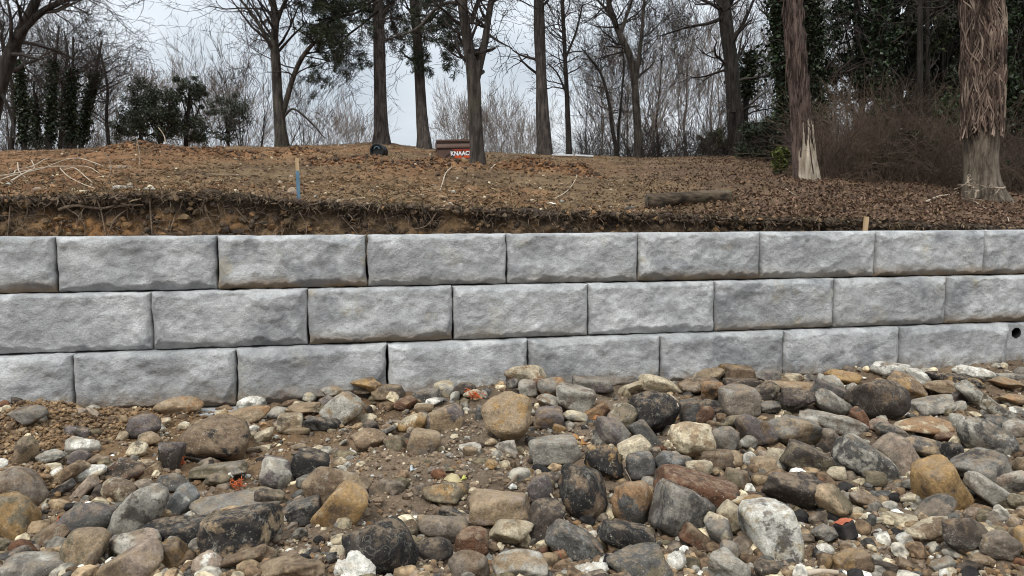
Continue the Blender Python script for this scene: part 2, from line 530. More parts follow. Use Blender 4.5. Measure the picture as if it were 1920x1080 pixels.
MOUNDS = []
def hit(px, py, y0=6.9, y1=None):
    """where the line of sight through a pixel meets the hillside"""
    Yc = float(np.interp(px, YC[:, 0], YC[:, 1]))
    ys = np.linspace(y0, y1 or Yc + 0.3, 500)
    r = ray(px, py)
    X = r[0] / r[1] * ys; Z = CAMZ + r[2] / r[1] * ys
    d = Z - terr(X, ys, False)
    i = np.where(d < 0)[0]
    k = i[0] if len(i) else int(np.argmin(np.abs(d)))
    return np.array([X[k], ys[k], Z[k]])
for (px, py, r_, h_) in ((830, 318, 0.8, 0.16), (1000, 322, 0.75, 0.22), (1085, 330, 0.35, 0.14), (765, 324, 0.6, 0.12), (560, 300, 0.8, 0.16), (410, 300, 0.8, 0.14), (330, 292, 0.7, 0.06), (230, 288, 0.9, 0.07), (640, 312, 0.7, 0.12)):
    q = hit(px, py); MOUNDS.append((q[0], q[1], r_, h_))

def ground_z(X, Y):
    """the rubble field between the camera and the wall"""
    X = np.asarray(X, float); Y = np.asarray(Y, float)
    d = wdist(X, Y) - 0.20
    z = -0.045 + 0.050 * fbm2(X, Y, 1.3, 3, 21) + 0.030 * fbm2(X, Y, 5, 3, 22)
    heap = np.exp(-(np.maximum(d, 0) / 0.75) ** 2)
    z = z + heap * (0.040 + 0.075 * np.clip((X - 0.3) / 2.0, 0, 1) + 0.11 * np.exp(-((X - 0.1) / 0.5) ** 2))
    for (mx_, my_, r_, h_) in GM:
        z = z + h_ * np.exp(-((X - mx_) ** 2 + (Y - my_) ** 2) / (r_ * r_))
    z = z - 0.04 * np.clip((X - 0.1) / 1.0, 0, 1) * np.clip((d - 0.6) / 0.6, 0, 1)
    z = np.where(d < 0.12, np.minimum(z, 0.16), z)
    return z
GM = []
def ghit(px, py, h=0.0):
    r = ray(px, py)
    Y = (h - CAMZ) / (r[2] / r[1])
    for _ in range(12):
        X = r[0] / r[1] * Y
        z = float(ground_z(np.array([X]), np.array([Y]))[0]) + h
        Y = 0.5 * Y + 0.5 * min((z - CAMZ) / (r[2] / r[1]), 9.0)
    X = r[0] / r[1] * Y
    return np.array([X, Y, CAMZ + r[2] / r[1] * Y])
for (px, py, r_, h_) in ((20, 815, 0.33, 0.17), (110, 800, 0.28, 0.13), (230, 790, 0.22, 0.07), (40, 915, 0.22, 0.10), (800, 870, 0.6, 0.05), (1600, 990, 0.5, -0.06), (1010, 990, 0.35, -0.09),
                         (880, 1000, 0.3, -0.07), (1160, 960, 0.3, -0.08), (1850, 1040, 0.3, 0.06), (640, 910, 0.3, 0.05)):
    q = ghit(px, py); GM.append((q[0], q[1], r_, h_))

def lerp3(a, b, t): return np.asarray(a)[None, :] * (1 - t[:, None]) + np.asarray(b)[None, :] * t[:, None]

# rubble-field ground: fine mesh where it is seen, coarse beyond
def rubble_ground():
    xs = np.unique(np.concatenate([np.linspace(-60, -6, 16), np.arange(-6, 6.4, 0.03), np.linspace(6.4, 60, 16)]))
    ds = np.unique(np.concatenate([np.linspace(-0.02, 4.2, 150), np.linspace(4.2, 9, 24), np.linspace(9, 60, 12)]))
    D, XX = np.meshgrid(ds, xs, indexing='ij')
    d = D - 0.02
    # start just under the wall's foot
    Y = y_line(XX) - d / CY
    Z = ground_z(XX, Y) + 0.012 * fbm2(XX, Y, 16, 3, 31) + 0.008 * fbm2(XX, Y, 45, 2, 32)
    V = np.stack([XX, Y, Z], -1).reshape(-1, 3)
    nr, nc = XX.shape
    I = np.arange(nr * nc).reshape(nr, nc)
    F = np.stack([I[:-1, :-1], I[1:, :-1], I[1:, 1:], I[:-1, 1:]], -1).reshape(-1, 4)
    n1 = fbm2(XX.ravel(), Y.ravel(), 1.7, 4, 41); n2 = fbm2(XX.ravel(), Y.ravel(), 0.8, 3, 44)
    c = lerp3((0.115, 0.080, 0.052), (0.195, 0.147, 0.102), np.clip(0.5 + 0.8 * n1, 0, 1))
    left = np.clip((-0.2 - XX.ravel()) / 1.6, 0, 1) * np.clip((Y.ravel() - 3.2) / 1.2, 0.3, 1)
    t = np.clip(left * 1.0 + 0.45 * np.clip(n2, 0, 1), 0, 1)[:, None]
    c = c * (1 - t) + np.array([(0.185, 0.115, 0.060)]) * t
    me = mesh_np('ground', V, [F], True, c)
    tag(link('ground', me, M_SOIL), kind='structure')

def y_line(X): return WY0 + TY * (X - WX0) - 0.10 / CY
rubble_ground()

# hillside and the cut bank behind the wall, one fan-shaped grid split in two
def hillside():
    pxs = np.concatenate([np.linspace(-1500, -120, 50), np.arange(-100, 2021, 5.0), np.linspace(2040, 3300, 50)])
    ux = (pxs - 960) / FPX / 1.006
    nc = len(ux)
    rows_b = [(0.50, 1.10, 0), (0.72, 1.14, 0), (0.93, 1.17, 0)]
    V = []
    Yb = y_at(ux, BD); Xb = ux * Yb
    zb = terr(Xb, Yb, False)
    lipn = fbm(np.stack([pxs * 0.02, pxs * 0, pxs * 0], -1), 5, 77, 0.65)
    zb2 = zb + 0.030 * lipn
    def P(d, z, n=None):
        Y = y_at(ux, d); return np.stack([ux * Y, Y, z], -1)
    bank = [P(0.59, 0 * ux - 0.3), P(0.592, 0 * ux + 1.10), P(0.75, 0 * ux + 1.13), P(0.88, 0 * ux + 1.155)]
    K = 16
    for i in range(K + 1):
        t = i / K
        z = 1.16 + (zb2 - 0.015 - 1.16) * t
        n = fbm(np.stack([pxs * 0.03, z * 7, 0 * z], -1), 4, 78); n2 = fbm(np.stack([pxs * 0.11, z * 26, 0 * z], -1), 3, 79)
        prof = 0.93 + 0.09 * t ** 0.8 - 0.05 * max(0, t - 0.8) / 0.2 + 0.045 * n + 0.022 * n2
        bank.append(P(prof, z))
    bank.append(P(0.97 + 0.03 * lipn, zb2 + 0.012))
    B = np.array(bank)
    nr = len(bank)
    I = np.arange(nr * nc).reshape(nr, nc)
    F = np.stack([I[:-1, :-1], I[:-1, 1:], I[1:, 1:], I[1:, :-1]], -1).reshape(-1, 4)
    Bf = B.reshape(-1, 3)
    hh = np.clip((Bf[:, 2] - 1.16) / np.maximum(np.tile(zb2, nr) - 1.16, 0.05), 0, 1)
    pxn = np.tile(pxs, nr)
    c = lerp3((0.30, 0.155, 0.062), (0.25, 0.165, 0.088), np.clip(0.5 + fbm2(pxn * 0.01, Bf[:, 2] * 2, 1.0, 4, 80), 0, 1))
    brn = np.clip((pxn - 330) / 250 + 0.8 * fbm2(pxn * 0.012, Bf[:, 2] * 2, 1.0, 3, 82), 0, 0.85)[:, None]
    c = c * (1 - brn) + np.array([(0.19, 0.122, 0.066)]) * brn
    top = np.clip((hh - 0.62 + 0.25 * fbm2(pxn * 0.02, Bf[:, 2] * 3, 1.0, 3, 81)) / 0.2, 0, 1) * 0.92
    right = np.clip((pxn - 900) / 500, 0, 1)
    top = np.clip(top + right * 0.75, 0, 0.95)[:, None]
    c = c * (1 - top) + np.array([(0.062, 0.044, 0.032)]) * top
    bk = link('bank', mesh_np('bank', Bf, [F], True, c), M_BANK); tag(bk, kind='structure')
    # hillside
    tt = np.linspace(0, 1, 150) ** 1.25
    rows = [B[-1], ]
    px_ = pxs
    Yc = np.interp(px_, YC[:, 0], YC[:, 1])
    for t in tt[1:]:
        Y = Yb * (1 - t) + (Yc + 1.0) * t
        X = ux * Y
        rows.append(np.stack([X, Y, terr(X, Y)], -1))
    for o in np.concatenate([np.linspace(1.8, 14, 18), np.linspace(20, 420, 14)]):
        Y = Yc + o; X = ux * Y
        rows.append(np.stack([X, Y, terr(X, Y)], -1))
    H = np.array(rows); nr = len(rows)
    I = np.arange(nr * nc).reshape(nr, nc)
    F = np.stack([I[:-1, :-1], I[:-1, 1:], I[1:, 1:], I[1:, :-1]], -1).reshape(-1, 4)
    Hf = H.reshape(-1, 3); X, Y = Hf[:, 0], Hf[:, 1]
    Hf[:, 2] += np.where(Y < 24, 0.016 * fbm2(X, Y, 11, 3, 90), 0)
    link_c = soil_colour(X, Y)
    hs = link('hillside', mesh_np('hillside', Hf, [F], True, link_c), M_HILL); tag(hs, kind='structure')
    return bk

def soil_colour(X, Y):
    px = 960 + X / Y * FPX
    n = fbm2(X, Y, 0.55, 4, 60); n2 = fbm2(X, Y, 2.2, 4, 61)
    grass = lerp3((0.105, 0.066, 0.034), (0.170, 0.114, 0.060), np.clip(0.5 + n2, 0, 1))
    clay = lerp3((0.160, 0.078, 0.034), (0.245, 0.130, 0.060), np.clip(0.5 + n2, 0, 1))
    lit = lerp3((0.090, 0.057, 0.037), (0.155, 0.098, 0.060), np.clip(0.5 + n2, 0, 1))
    k = np.clip((760 - px) / 420 + 0.9 * n, 0, 1) * 0.9
    k = np.maximum(k, np.clip(0.25 + 1.2 * n - np.abs(px - 850) / 500, 0, 0.6))
    for (mx_, my_, r_, h_) in MOUNDS: k = np.maximum(k, 0.95 * np.exp(-(((X - mx_) ** 2 + (Y - my_) ** 2) / (r_ * r_)) ** 2))
    k = k[:, None]
    c = grass * (1 - k) + clay * k
    r = (np.clip((px - 1130) / 350 + 0.5 * n, 0, 1) * 0.95)[:, None]
    c = c * (1 - r) + lit * r
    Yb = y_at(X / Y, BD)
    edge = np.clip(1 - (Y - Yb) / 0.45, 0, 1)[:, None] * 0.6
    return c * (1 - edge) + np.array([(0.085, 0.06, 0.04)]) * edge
BANK_OBJ = hillside()

# ------------------------------------------------------------------ retaining wall
wall = empty('retaining_wall', (WX0, WY0, 0), (0, 0, YAW))
tag(wall, 'retaining wall of large grey rock-faced concrete blocks in three courses', 'wall')

def block_mesh(L, H, D, seed, hole=None, flat=False):
    r = np.random.default_rng(seed)
    nu, nv = int(100 * L / LB), 46
    u = np.linspace(0, 1, nu + 1); v = np.linspace(0, 1, nv + 1)
    # denser samples near the rim
    ease = lambda q: 0.5 * q + 0.5 * (0.5 - 0.5 * np.cos(q * math.pi))
    x = ease(u) * L; z = ease(v) * H
    Z, X = np.meshgrid(z, x, indexing='ij')
    sd = seed * 13.7
    Q = np.stack([X, Z, 0 * X + sd], -1)
    wob = lambda f, s_: fbm(np.stack([X * f + sd, 0 * X, 0 * X + s_], -1), 4, 3, 0.6)
    wob2 = lambda f, s_: fbm(np.stack([Z * f + sd, 0 * X, 0 * X + s_], -1), 4, 4, 0.6)
    wb = np.clip(0.062 + 0.024 * wob(4, 1) + 0.014 * wob(19, 7), 0.02, 0.13)
    wt = np.clip(0.036 + 0.014 * wob(4, 2), 0.014, 0.08)
    wl = np.clip(0.040 + 0.014 * wob2(6, 3), 0.015, 0.08)
    wr = np.clip(0.050 + 0.022 * wob2(6, 4), 0.015, 0.10)
    rnd = lambda q: np.sqrt(np.clip(1 - (1 - np.clip(q, 0, 1)) ** 2, 0, 1))
    gt, gl, gr = rnd((H - Z) / wt), rnd(X / wl), rnd((L - X) / wr)
    gb = np.clip(Z / wb, 0, 1) ** 0.85
    g = np.minimum(gt, np.minimum(gl, gr)) * 0.55 + gt * gl * gr * 0.45
    tilt = (r.uniform(-0.008, 0.008) * (X / L - 0.5) * 2 + r.uniform(-0.004, 0.010) * (0.5 - Z / H) * 2)
    amp = 0.4 if flat else 1.0
    P1 = Q * 2.2; P2 = Q * np.array([6.5, 8, 1]); P3 = Q * np.array([18, 22, 1])
    # broken facets: ridged noise
    rid = 1 - np.abs(fbm(Q * np.array([3.2, 4.2, 1.0]) + 5, 3, seed % 97))
    rel = amp * (0.012 * fbm(P1, 3, 11) + 0.008 * fbm(P2, 3, 12) + 0.0045 * fbm(P3, 3, 13) + 0.016 * (rid - 0.6))
    out = g * (0.052 * amp + tilt + rel) + (1 - g) * 0.002 * fbm(P3, 2, 14)
    # hard creases where the face was split: lower chamfer, and chips off the ends
    out = np.minimum(out, 0.004 + 0.062 * np.clip(Z / wb, 0, 2) + 0.004 * fbm(P3, 2, 15))
    wr2 = np.clip(0.055 + 0.045 * wob2(4, 8) + 0.012 * wob2(20, 9), 0.01, 0.14)
    out = np.minimum(out, 0.012 + 0.055 * np.clip((L - X) / wr2, 0, 2)); out = np.minimum(out, 0.012 + 0.055 * np.clip(X / np.clip(0.045 + 0.035 * wob2(4, 11), 0.01, 0.12), 0, 2))
    wt2 = np.clip(0.050 + 0.030 * wob(3.5, 12) + 0.012 * wob(17, 13), 0.012, 0.11)
    out = np.minimum(out, 0.020 + 0.046 * np.clip((H - Z) / wt2, 0, 2))
    # rim wobble so that the outline is not ruler-straight
    ex = (0.006 * wob2(9, 5)) * (1 - gl * gr); ez = (0.004 * wob(9, 6)) * (1 - gt * gb)
    V = np.stack([X + ex * np.sign(X - L / 2) * -1, -out, Z + ez], -1)
    keep = np.ones((nv, nu), bool)
    I = np.arange((nu + 1) * (nv + 1)).reshape(nv + 1, nu + 1)
    F = np.stack([I[:-1, :-1], I[:-1, 1:], I[1:, 1:], I[1:, :-1]], -1)
    if hole:
        cx = (X[:-1, :-1] + X[1:, 1:]) / 2; cz = (Z[:-1, :-1] + Z[1:, 1:]) / 2
        keep = (cx - hole[0]) ** 2 + (cz - hole[1]) ** 2 > hole[2] ** 2
    F = F[keep].reshape(-1, 4)
    rim = np.concatenate([I[0, :], I[1:, -1], I[-1, -2::-1], I[-2:0:-1, 0]])
    Vr = V.reshape(-1, 3)
    back = Vr[rim].copy(); back[:, 1] = D
    n0 = len(Vr); k = len(rim)
    b = np.arange(k) + n0
    Fs = np.stack([np.roll(rim, -1), rim, b, np.roll(b, -1)], -1)
    cen = np.array([[L / 2, D, H / 2]])
    Fc = np.stack([np.roll(b, -1), b, np.full(k, n0 + k)], -1)
    return mesh_np('block', np.concatenate([Vr, back, cen]), [np.concatenate([F, Fs]), Fc], True)

GAP = 0.012
brng = np.random.default_rng(5)
for row, (z0, h, off, sb) in enumerate(((0.0, HB, 0.1478, 2 * SB), (HB, HB, 0.5 * LB + 0.1093, SB), (2 * HB, HT, 0.0, 0.0))):
    for n in range(-4, 12):
        s0 = n * LB + off
        hole = None; flat = False
        if row == 0 and n == 7: hole = (0.115, 0.350, 0.052); flat = True
        me = block_mesh(LB - GAP, h - 0.010, 0.6, 100 + row * 40 + n, hole, flat)
        o = link('block', me, M_CONC, wall, (s0 + GAP / 2, -sb + (0.03 if flat else 0) + brng.uniform(-0.006, 0.006), z0 + 0.003), (0, 0, R_(brng.uniform(-0.25, 0.25))))
        o['stain'] = float(np.clip(brng.normal(0.6, 0.45), 0, 1)) * (1.0 if row else 0.6)
        o['lightness'] = float(brng.uniform(0.86, 1.15)) if not flat else 0.75
        o['splash'] = 1.0 if row == 0 else 0.0
        if flat:
            o['label'] = 'block with a round black drain hole'
            g = Geo()
            a = np.arange(20) * 2 * math.pi / 20
            ys = np.array([-0.010, -0.011, -0.008, 0.0, 0.05, 0.12, 0.20, 0.30]); rs = np.array([0.058, 0.053, 0.050, 0.050, 0.050, 0.050, 0.050, 0.050])
            for q in (0, 1):
                rr = rs if q == 0 else np.array([0.060] * 8)
                V = np.stack([hole[0] + rr[:, None] * np.cos(a), np.repeat(ys[:, None], 20, 1), hole[1] + rr[:, None] * np.sin(a)], -1)
                I = np.arange(160).reshape(8, 20); nx = np.roll(I, -1, 1)
                g.add(V.reshape(-1, 3), np.stack([I[:-1], nx[:-1], nx[1:], I[1:]], -1).reshape(-1, 4))
            V = np.stack([hole[0] + 0.050 * np.cos(a), 0 * a + 0.29, hole[1] + 0.050 * np.sin(a)], -1)
            g.add(V, [list(range(20))])
            mp_ = simple('black_plastic', (0.012, 0.012, 0.012), (0.02, 0.02, 0.02), 5, 0.5, bstr=0)
            link('drain_pipe', g.build('drain_pipe'), mp_, o)
g = Geo(); g.box((-6, -0.42, -0.28), (15, 0.7, -0.004))
link('leveling_pad', g.build('leveling_pad', False), M_CONC, wall)['lightness'] = 0.9

# ------------------------------------------------------------------ trees
def spline(P, n):
    """Catmull-Rom through rows of P, n points"""
    P = np.asarray(P, float)
    if len(P) == 2: return P[0] + (P[1] - P[0]) * np.linspace(0, 1, n)[:, None]
    Q = np.vstack([2 * P[0] - P[1], P, 2 * P[-1] - P[-2]])
    L = np.r_[0, np.cumsum(np.linalg.norm(np.diff(P[:, :3], axis=0), axis=1))]
    s = np.linspace(0, L[-1], n); i = np.clip(np.searchsorted(L, s, 'right') - 1, 0, len(P) - 2)
    t = ((s - L[i]) / (L[i + 1] - L[i] + 1e-9))[:, None]
    a, b, c, d = Q[i], Q[i + 1], Q[i + 2], Q[i + 3]
    return 0.5 * (2 * b + (c - a) * t + (2 * a - 5 * b + 4 * c - d) * t ** 2 + (3 * b - a - 3 * c + d) * t ** 3)

def limb3d(pts, Y, rng, wob=0.25, n=None, lean=0.0):
    """pixel guide [(px,py,width px)...] standing at distance Y -> (points, radii); limbs also move in depth"""
    P = []
    d0 = 0.0
    for i, (px, py, w) in enumerate(pts):
        q = at(px, py, Y)
        P.append([q[0], q[1], q[2], 0.5 * w * Y / FPX])
    P = np.array(P)
    k = len(P)
    drift = np.cumsum(rng.normal(0, wob, k)); drift -= drift[0]
    # moving in depth along the line of sight keeps a limb's direction; use a modest drift
    P[:, 1] += drift * np.linspace(0, 1, k) + lean * np.linspace(0, 1, k)
    S_ = spline(P, n or max(6, 4 * k))
    return S_[:, :3], np.maximum(S_[:, 3], 0.003)

def rough_tube(g, P, R, rng, sides=14, amp=0.08, flare=0.0):
    """a trunk: tube with bark lobes and a flared, buttressed foot"""
    P = np.asarray(P); R = np.asarray(R)
    k = len(P); a = np.arange(sides) * 2 * math.pi / sides
    T = np.gradient(P, axis=0); T /= np.linalg.norm(T, axis=1, keepdims=True)
    n1 = np.cross(T, np.array([0.0, 1.0, 0.05])); n1 /= np.linalg.norm(n1, axis=1, keepdims=True); n2 = np.cross(n1, T)
    L = np.r_[0, np.cumsum(np.linalg.norm(np.diff(P, axis=0), axis=1))]
    s = rng.uniform(0, 99)
    A, Lg = np.meshgrid(a, L)
    f = 1 + amp * fbm(np.stack([np.cos(A) * 1.6 + s, np.sin(A) * 1.6, Lg * 0.8], -1), 3, 7)
    if flare: f = f + flare * np.exp(-Lg / 0.22) * (1 + 0.5 * np.cos(A * 4 + s))
    V = P[:, None, :] + (n1[:, None, :] * np.cos(A)[..., None] + n2[:, None, :] * np.sin(A)[..., None]) * (R[:, None] * f)[..., None]
    I = np.arange(k * sides).reshape(k, sides); nx = np.roll(I, -1, 1)
    g.add(V.reshape(-1, 3), np.stack([I[:-1], I[1:], nx[1:], nx[:-1]], -1).reshape(-1, 4))

def grow(out, p, d, L, r, depth, rng, up=0.15, spread=0.75, kids=(3, 5), wig=0.22, rmin=0.004, ratio=0.62, droop=0.0):
    """a branch and its twigs, appended to out as (points, radii)"""
    k = 5 if depth > 0 else 4
    pts = [np.array(p, float)]; dd = np.array(d, float)
    dirs = [dd]
    for i in range(k - 1):
        dd = dd + rng.normal(0, wig, 3) + np.array([0, 0, up - droop * (i / k)]) * 0.35
        dd = dd / np.linalg.norm(dd)
        pts.append(pts[-1] + dd * (L / (k - 1))); dirs.append(dd)
    r1 = max(rmin * 0.7, r * 0.42)
    out.append((np.array(pts), np.linspace(r, r1, k)))
    if depth <= 0: return
    nk = rng.integers(kids[0], kids[1] + 1)
    for j in range(nk):
        t = rng.uniform(0.25, 1.0) if j else 1.0
        i = min(int(t * (k - 1)), k - 2); f = t * (k - 1) - i
        q = pts[i] * (1 - f) + pts[i + 1] * f
        side = rng.normal(0, 1, 3); side -= side.dot(dirs[i]) * dirs[i]; side /= np.linalg.norm(side) + 1e-9
        a = spread * rng.uniform(0.6, 1.25) * (0.35 if j == 0 else 1)
        nd_ = dirs[i] * math.cos(a) + side * math.sin(a)
        grow(out, q, nd_, L * ratio * rng.uniform(0.7, 1.2), max(rmin, r * (1 - 0.55 * t) * 0.6), depth - 1, rng, up, spread, kids, wig, rmin, ratio, droop)

def along(P, R, rng, n, t0, t1, out, L, depth, r_scale=0.35, flat=0.15, **kw):
    """side branches from a limb between the fractions t0 and t1"""
    k = len(P)
    for j in range(n):
        t = rng.uniform(t0, t1) * (k - 1); i = min(int(t), k - 2); f = t - i
        q = P[i] * (1 - f) + P[i + 1] * f; ax = P[i + 1] - P[i]; ax /= np.linalg.norm(ax)
        side = rng.normal(0, 1, 3); side[1] *= 0.8; side -= side.dot(ax) * ax; side /= np.linalg.norm(side)
        d = side * rng.uniform(0.7, 1.0) + ax * rng.uniform(0.1, 0.8) + np.array([0, 0, flat]); d /= np.linalg.norm(d)
        grow(out, q, d, L * rng.uniform(0.6, 1.25), max(0.006, min(R[i] * r_scale, 0.05)), depth, rng, **kw)

def trunk_at(px, py): return hit(px, py)

def tree(name, label, base, guides, bark, rng_seed, branches, twig=None, group=None, flare=0.2, Y=None, extra=None, sides=14, stretch_top=True, cat='tree', wob=0.12):
    """base pixel of the foot; guides: list of pixel polylines, the first is the trunk; branches: list of (guide index, n, t0, t1, length, depth, dict)"""
    rng = np.random.default_rng(rng_seed)
    if Y is None:
        b = trunk_at(*base)
        Y = b[1]
    else:
        b = at(base[0], base[1], Y)
    b = np.array(b); b[2] = float(terr([b[0]], [b[1]])[0])
    root = tag(empty(name, tuple(b)), label, cat, group)
    g = Geo(); limbs = []
    for gi, gd in enumerate(guides):
        P, R = limb3d(gd, Y, rng, wob if gi else 0.06)
        if gi == 0:
            P[0, 2] = min(P[0, 2], b[2]) - 0.12
        limbs.append((P, R))
        if gi == 0: rough_tube(g, P - b, R, rng, sides, 0.10, flare)
        elif R[0] > 0.03: rough_tube(g, P - b, R, rng, 9, 0.08)
        else: g.tubes([(P - b, R)], 5)
    link('trunk', g.build('trunk'), bark, root)
    out = []
    for (gi, n, t0, t1, L, dep, kw) in branches:
        along(limbs[gi][0], limbs[gi][1], rng, n, t0, t1, out, L, dep, **kw)
    if out:
        g = Geo(); big = [(p - b, r) for p, r in out if r[0] > 0.014]; small = [(p - b, r) for p, r in out if r[0] <= 0.014]
        if big: g.tubes(big, 5)
        if small: g.tubes(small, 3)
        link('crown', g.build('crown'), twig or M_TWIG, root)
    if extra: extra(root, b, limbs, rng, Y, out)
    return root, b, limbs, Y

def tones(n, a, b, rng, jit=0.25):
    t = rng.random(n)[:, None]
    return (np.array(a) * (1 - t) + np.array(b) * t) * (1 + rng.normal(0, jit, (n, 1))).clip(0.4, 1.8)

G1, G2 = (0.012, 0.020, 0.010), (0.045, 0.065, 0.028)     # deep evergreen leaf colours

def needles(root, b, tips, rng, n_each=30, L=0.16, name='needles'):
    g = Geo(); polys = []
    P, D = [], []
    for p, d in tips:
        k = n_each
        dd = rng.normal(0, 1, (k, 3)) * 0.75 + d[None, :] ; dd /= np.linalg.norm(dd, axis=1, keepdims=True)
        P.append(np.repeat(p[None, :], k, 0) + rng.normal(0, 0.03, (k, 3)) + dd * L * 0.5 - b); D.append(dd)
    P = np.concatenate(P); D = np.concatenate(D)
    g.leaves(P, rng.uniform(0.7, 1.2, len(P)) * L, 0, 0.055, rng, tones(len(P), (0.022, 0.030, 0.016), (0.060, 0.072, 0.036), rng), D)
    link(name, g.build(name, False), M_LEAF, root)

def pine_extra(specs):
    """specs: pixel polylines of needle-bearing boughs"""
    def f(root, b, limbs, rng, Y, out):
        g = Geo(); tips = []
        for pts in specs:
            P, R = limb3d(pts, Y - 0.4, rng, 0.4, 14)
            g.tubes([(P - b, R)], 5)
            o = []
            along(P, R, rng, 16, 0.25, 1.0, o, 0.75, 1, r_scale=0.5, flat=0.1, up=0.1, spread=0.7, kids=(2, 4), rmin=0.005)
            g.tubes([(p - b, r) for p, r in o], 3)
            for p, r in o:
                if r[0] < 0.03: tips.append((p[-1], p[-1] - p[-2])); tips.append((p[-2], p[-1] - p[-2]))
        tips = [(p, d / (np.linalg.norm(d) + 1e-9)) for p, d in tips]
        link('bough', g.build('bough'), M_TWIG, root)
        needles(root, b, tips, rng)
    return f

TW = dict(up=0.10, spread=0.7, kids=(3, 4), rmin=0.0045, wig=0.26)

# -- the trees along the crest, left to right
tree('leaning_tree', 'dark leaning bare tree cut off by the left edge of the photo', (-32, 306),
     [[(-32, 306, 34), (-9, 190, 27), (12, 112, 24), (32, 65, 20), (52, 25, 17), (68, -10, 15), (95, -90, 12), (110, -180, 9)],
      [(30, 72, 15), (56, 38, 13), (82, 14, 11), (112, -8, 9), (170, -60, 6)],
      [(-8, 190, 12), (-30, 120, 9), (-40, 40, 7), (-60, -60, 5)], [(-4, 168, 9), (14, 190, 6), (28, 225, 5), (40, 262, 4)]],
     M_DARKBARK, 11, [(0, 13, 0.2, 0.75, 1.0, 3, TW), (1, 10, 0.1, 0.8, 0.9, 3, TW), (2, 8, 0.2, 1, 1.2, 2, TW)], Y=15.0)

tree('bare_tree', 'tall bare tree forked low, limb reaching up right towards the pine bough', (529, 275),
     [[(530, 276, 24), (522, 200, 19), (517, 120, 17), (513, 70, 14), (514, 30, 12), (506, -20, 10), (498, -120, 7), (492, -220, 4)],
      [(527, 226, 11), (538, 185, 10), (551, 140, 9), (571, 106, 8), (600, 76, 6), (650, 56, 3)],
      [(512, 95, 8), (495, 62, 7), (480, 38, 6), (462, 14, 5), (440, -12, 4), (400, -60, 3)],
      [(514, 60, 8), (528, 20, 7), (545, -15, 6), (560, -80, 4)],
      [(530, 222, 5), (548, 205, 4), (566, 214, 4), (590, 236, 3), (614, 262, 2)]],
     M_MIDBARK, 12, [(0, 26, 0.35, 0.8, 1.6, 3, TW), (1, 16, 0.25, 1, 1.5, 3, TW), (2, 14, 0.1, 1, 1.5, 3, TW), (3, 10, 0.1, 1, 1.6, 3, TW), (4, 10, 0.2, 1, 0.8, 2, dict(up=-0.1, spread=0.8, kids=(2, 4), rmin=0.0045))])

BARE = dict(up=0.05, spread=0.8, kids=(2, 3), rmin=0.005)
tree('pine_tree', 'straight tall pine trunk with dark needle boughs on its left side', (714, 269),
     [[(715, 270, 29), (714, 200, 24), (712, 100, 21), (709, 0, 19), (706, -120, 17), (703, -260, 14), (700, -400, 8)]],
     M_PINE, 13, [(0, 6, 0.3, 0.55, 1.0, 2, BARE), (0, 18, 0.6, 0.98, 2.0, 2, BARE)], flare=0.28,
     extra=pine_extra([[(708, -5, 6), (680, 12, 5), (650, 22, 4), (620, 30, 4), (590, 38, 3)], [(709, 20, 5), (680, 45, 4), (650, 66, 4), (625, 95, 3), (610, 120, 2)],
                       [(706, -40, 6), (660, -20, 5), (620, 0, 4), (585, 15, 3)], [(708, 4, 4), (668, 30, 4), (636, 42, 3), (600, 62, 3)], [(703, -80, 6), (650, -50, 5), (600, -10, 4)],
                       [(700, -200, 5), (760, -170, 4), (800, -120, 3)], [(701, -150, 5), (640, -120, 4), (590, -90, 3)], [(711, 40, 4), (730, 30, 3), (745, 22, 2)]]))
tree('pine_tree', 'pine trunk second from left, leaning slightly left beside the steel job box', (794, 277),
     [[(796, 278, 26), (790, 200, 21), (785, 100, 19), (778, 0, 17), (770, -120, 15), (762, -260, 12), (757, -380, 7)]],
     M_PINE, 14, [(0, 5, 0.25, 0.5, 0.9, 2, BARE), (0, 16, 0.6, 0.98, 1.9, 2, BARE)], flare=0.2,
     extra=pine_extra([[(779, 30, 4), (800, 28, 3), (825, 35, 2)], [(780, 60, 4), (805, 75, 3), (828, 72, 2)], [(775, -30, 5), (740, -5, 4), (715, 10, 3)], [(765, -180, 5), (820, -150, 4), (850, -100, 3)],
                       [(768, -140, 5), (720, -100, 4)]]))
tree('forked_tree', 'small forked bare tree with cut stubs standing in front of the steel job box', (895, 316),
     [[(896, 318, 31), (893, 262, 26), (890, 200, 24), (888, 150, 25), (881, 100, 22), (873, 50, 20), (865, -10, 18), (857, -80, 14), (850, -170, 9)],
      [(892, 152, 17), (902, 112, 15), (910, 76, 14), (915, 40, 12), (922, -2, 11), (935, -80, 8), (944, -150, 5)],
      [(882, 44, 10), (893, 14, 9), (905, -20, 8), (920, -90, 5)],
      [(871, 8, 8), (838, 5, 6), (812, 20, 5), (790, 44, 5), (768, 60, 4), (722, 76, 2)],
      [(912, 40, 6), (903, 22, 5), (897, 5, 4)], [(896, 112, 8), (893, 92, 8)], [(900, 138, 8), (906, 132, 7)], [(912, 62, 6), (935, 80, 4), (960, 100, 2)]],
     M_MIDBARK, 15, [(0, 12, 0.5, 0.95, 1.0, 3, TW), (1, 18, 0.3, 1.0, 1.0, 3, TW), (2, 10, 0.1, 1.0, 1.0, 3, TW), (3, 14, 0.2, 1.0, 0.7, 2, TW), (7, 6, 0.2, 1, 0.7, 2, TW), (0, 5, 0.35, 0.5, 0.8, 2, TW)], flare=0.22)
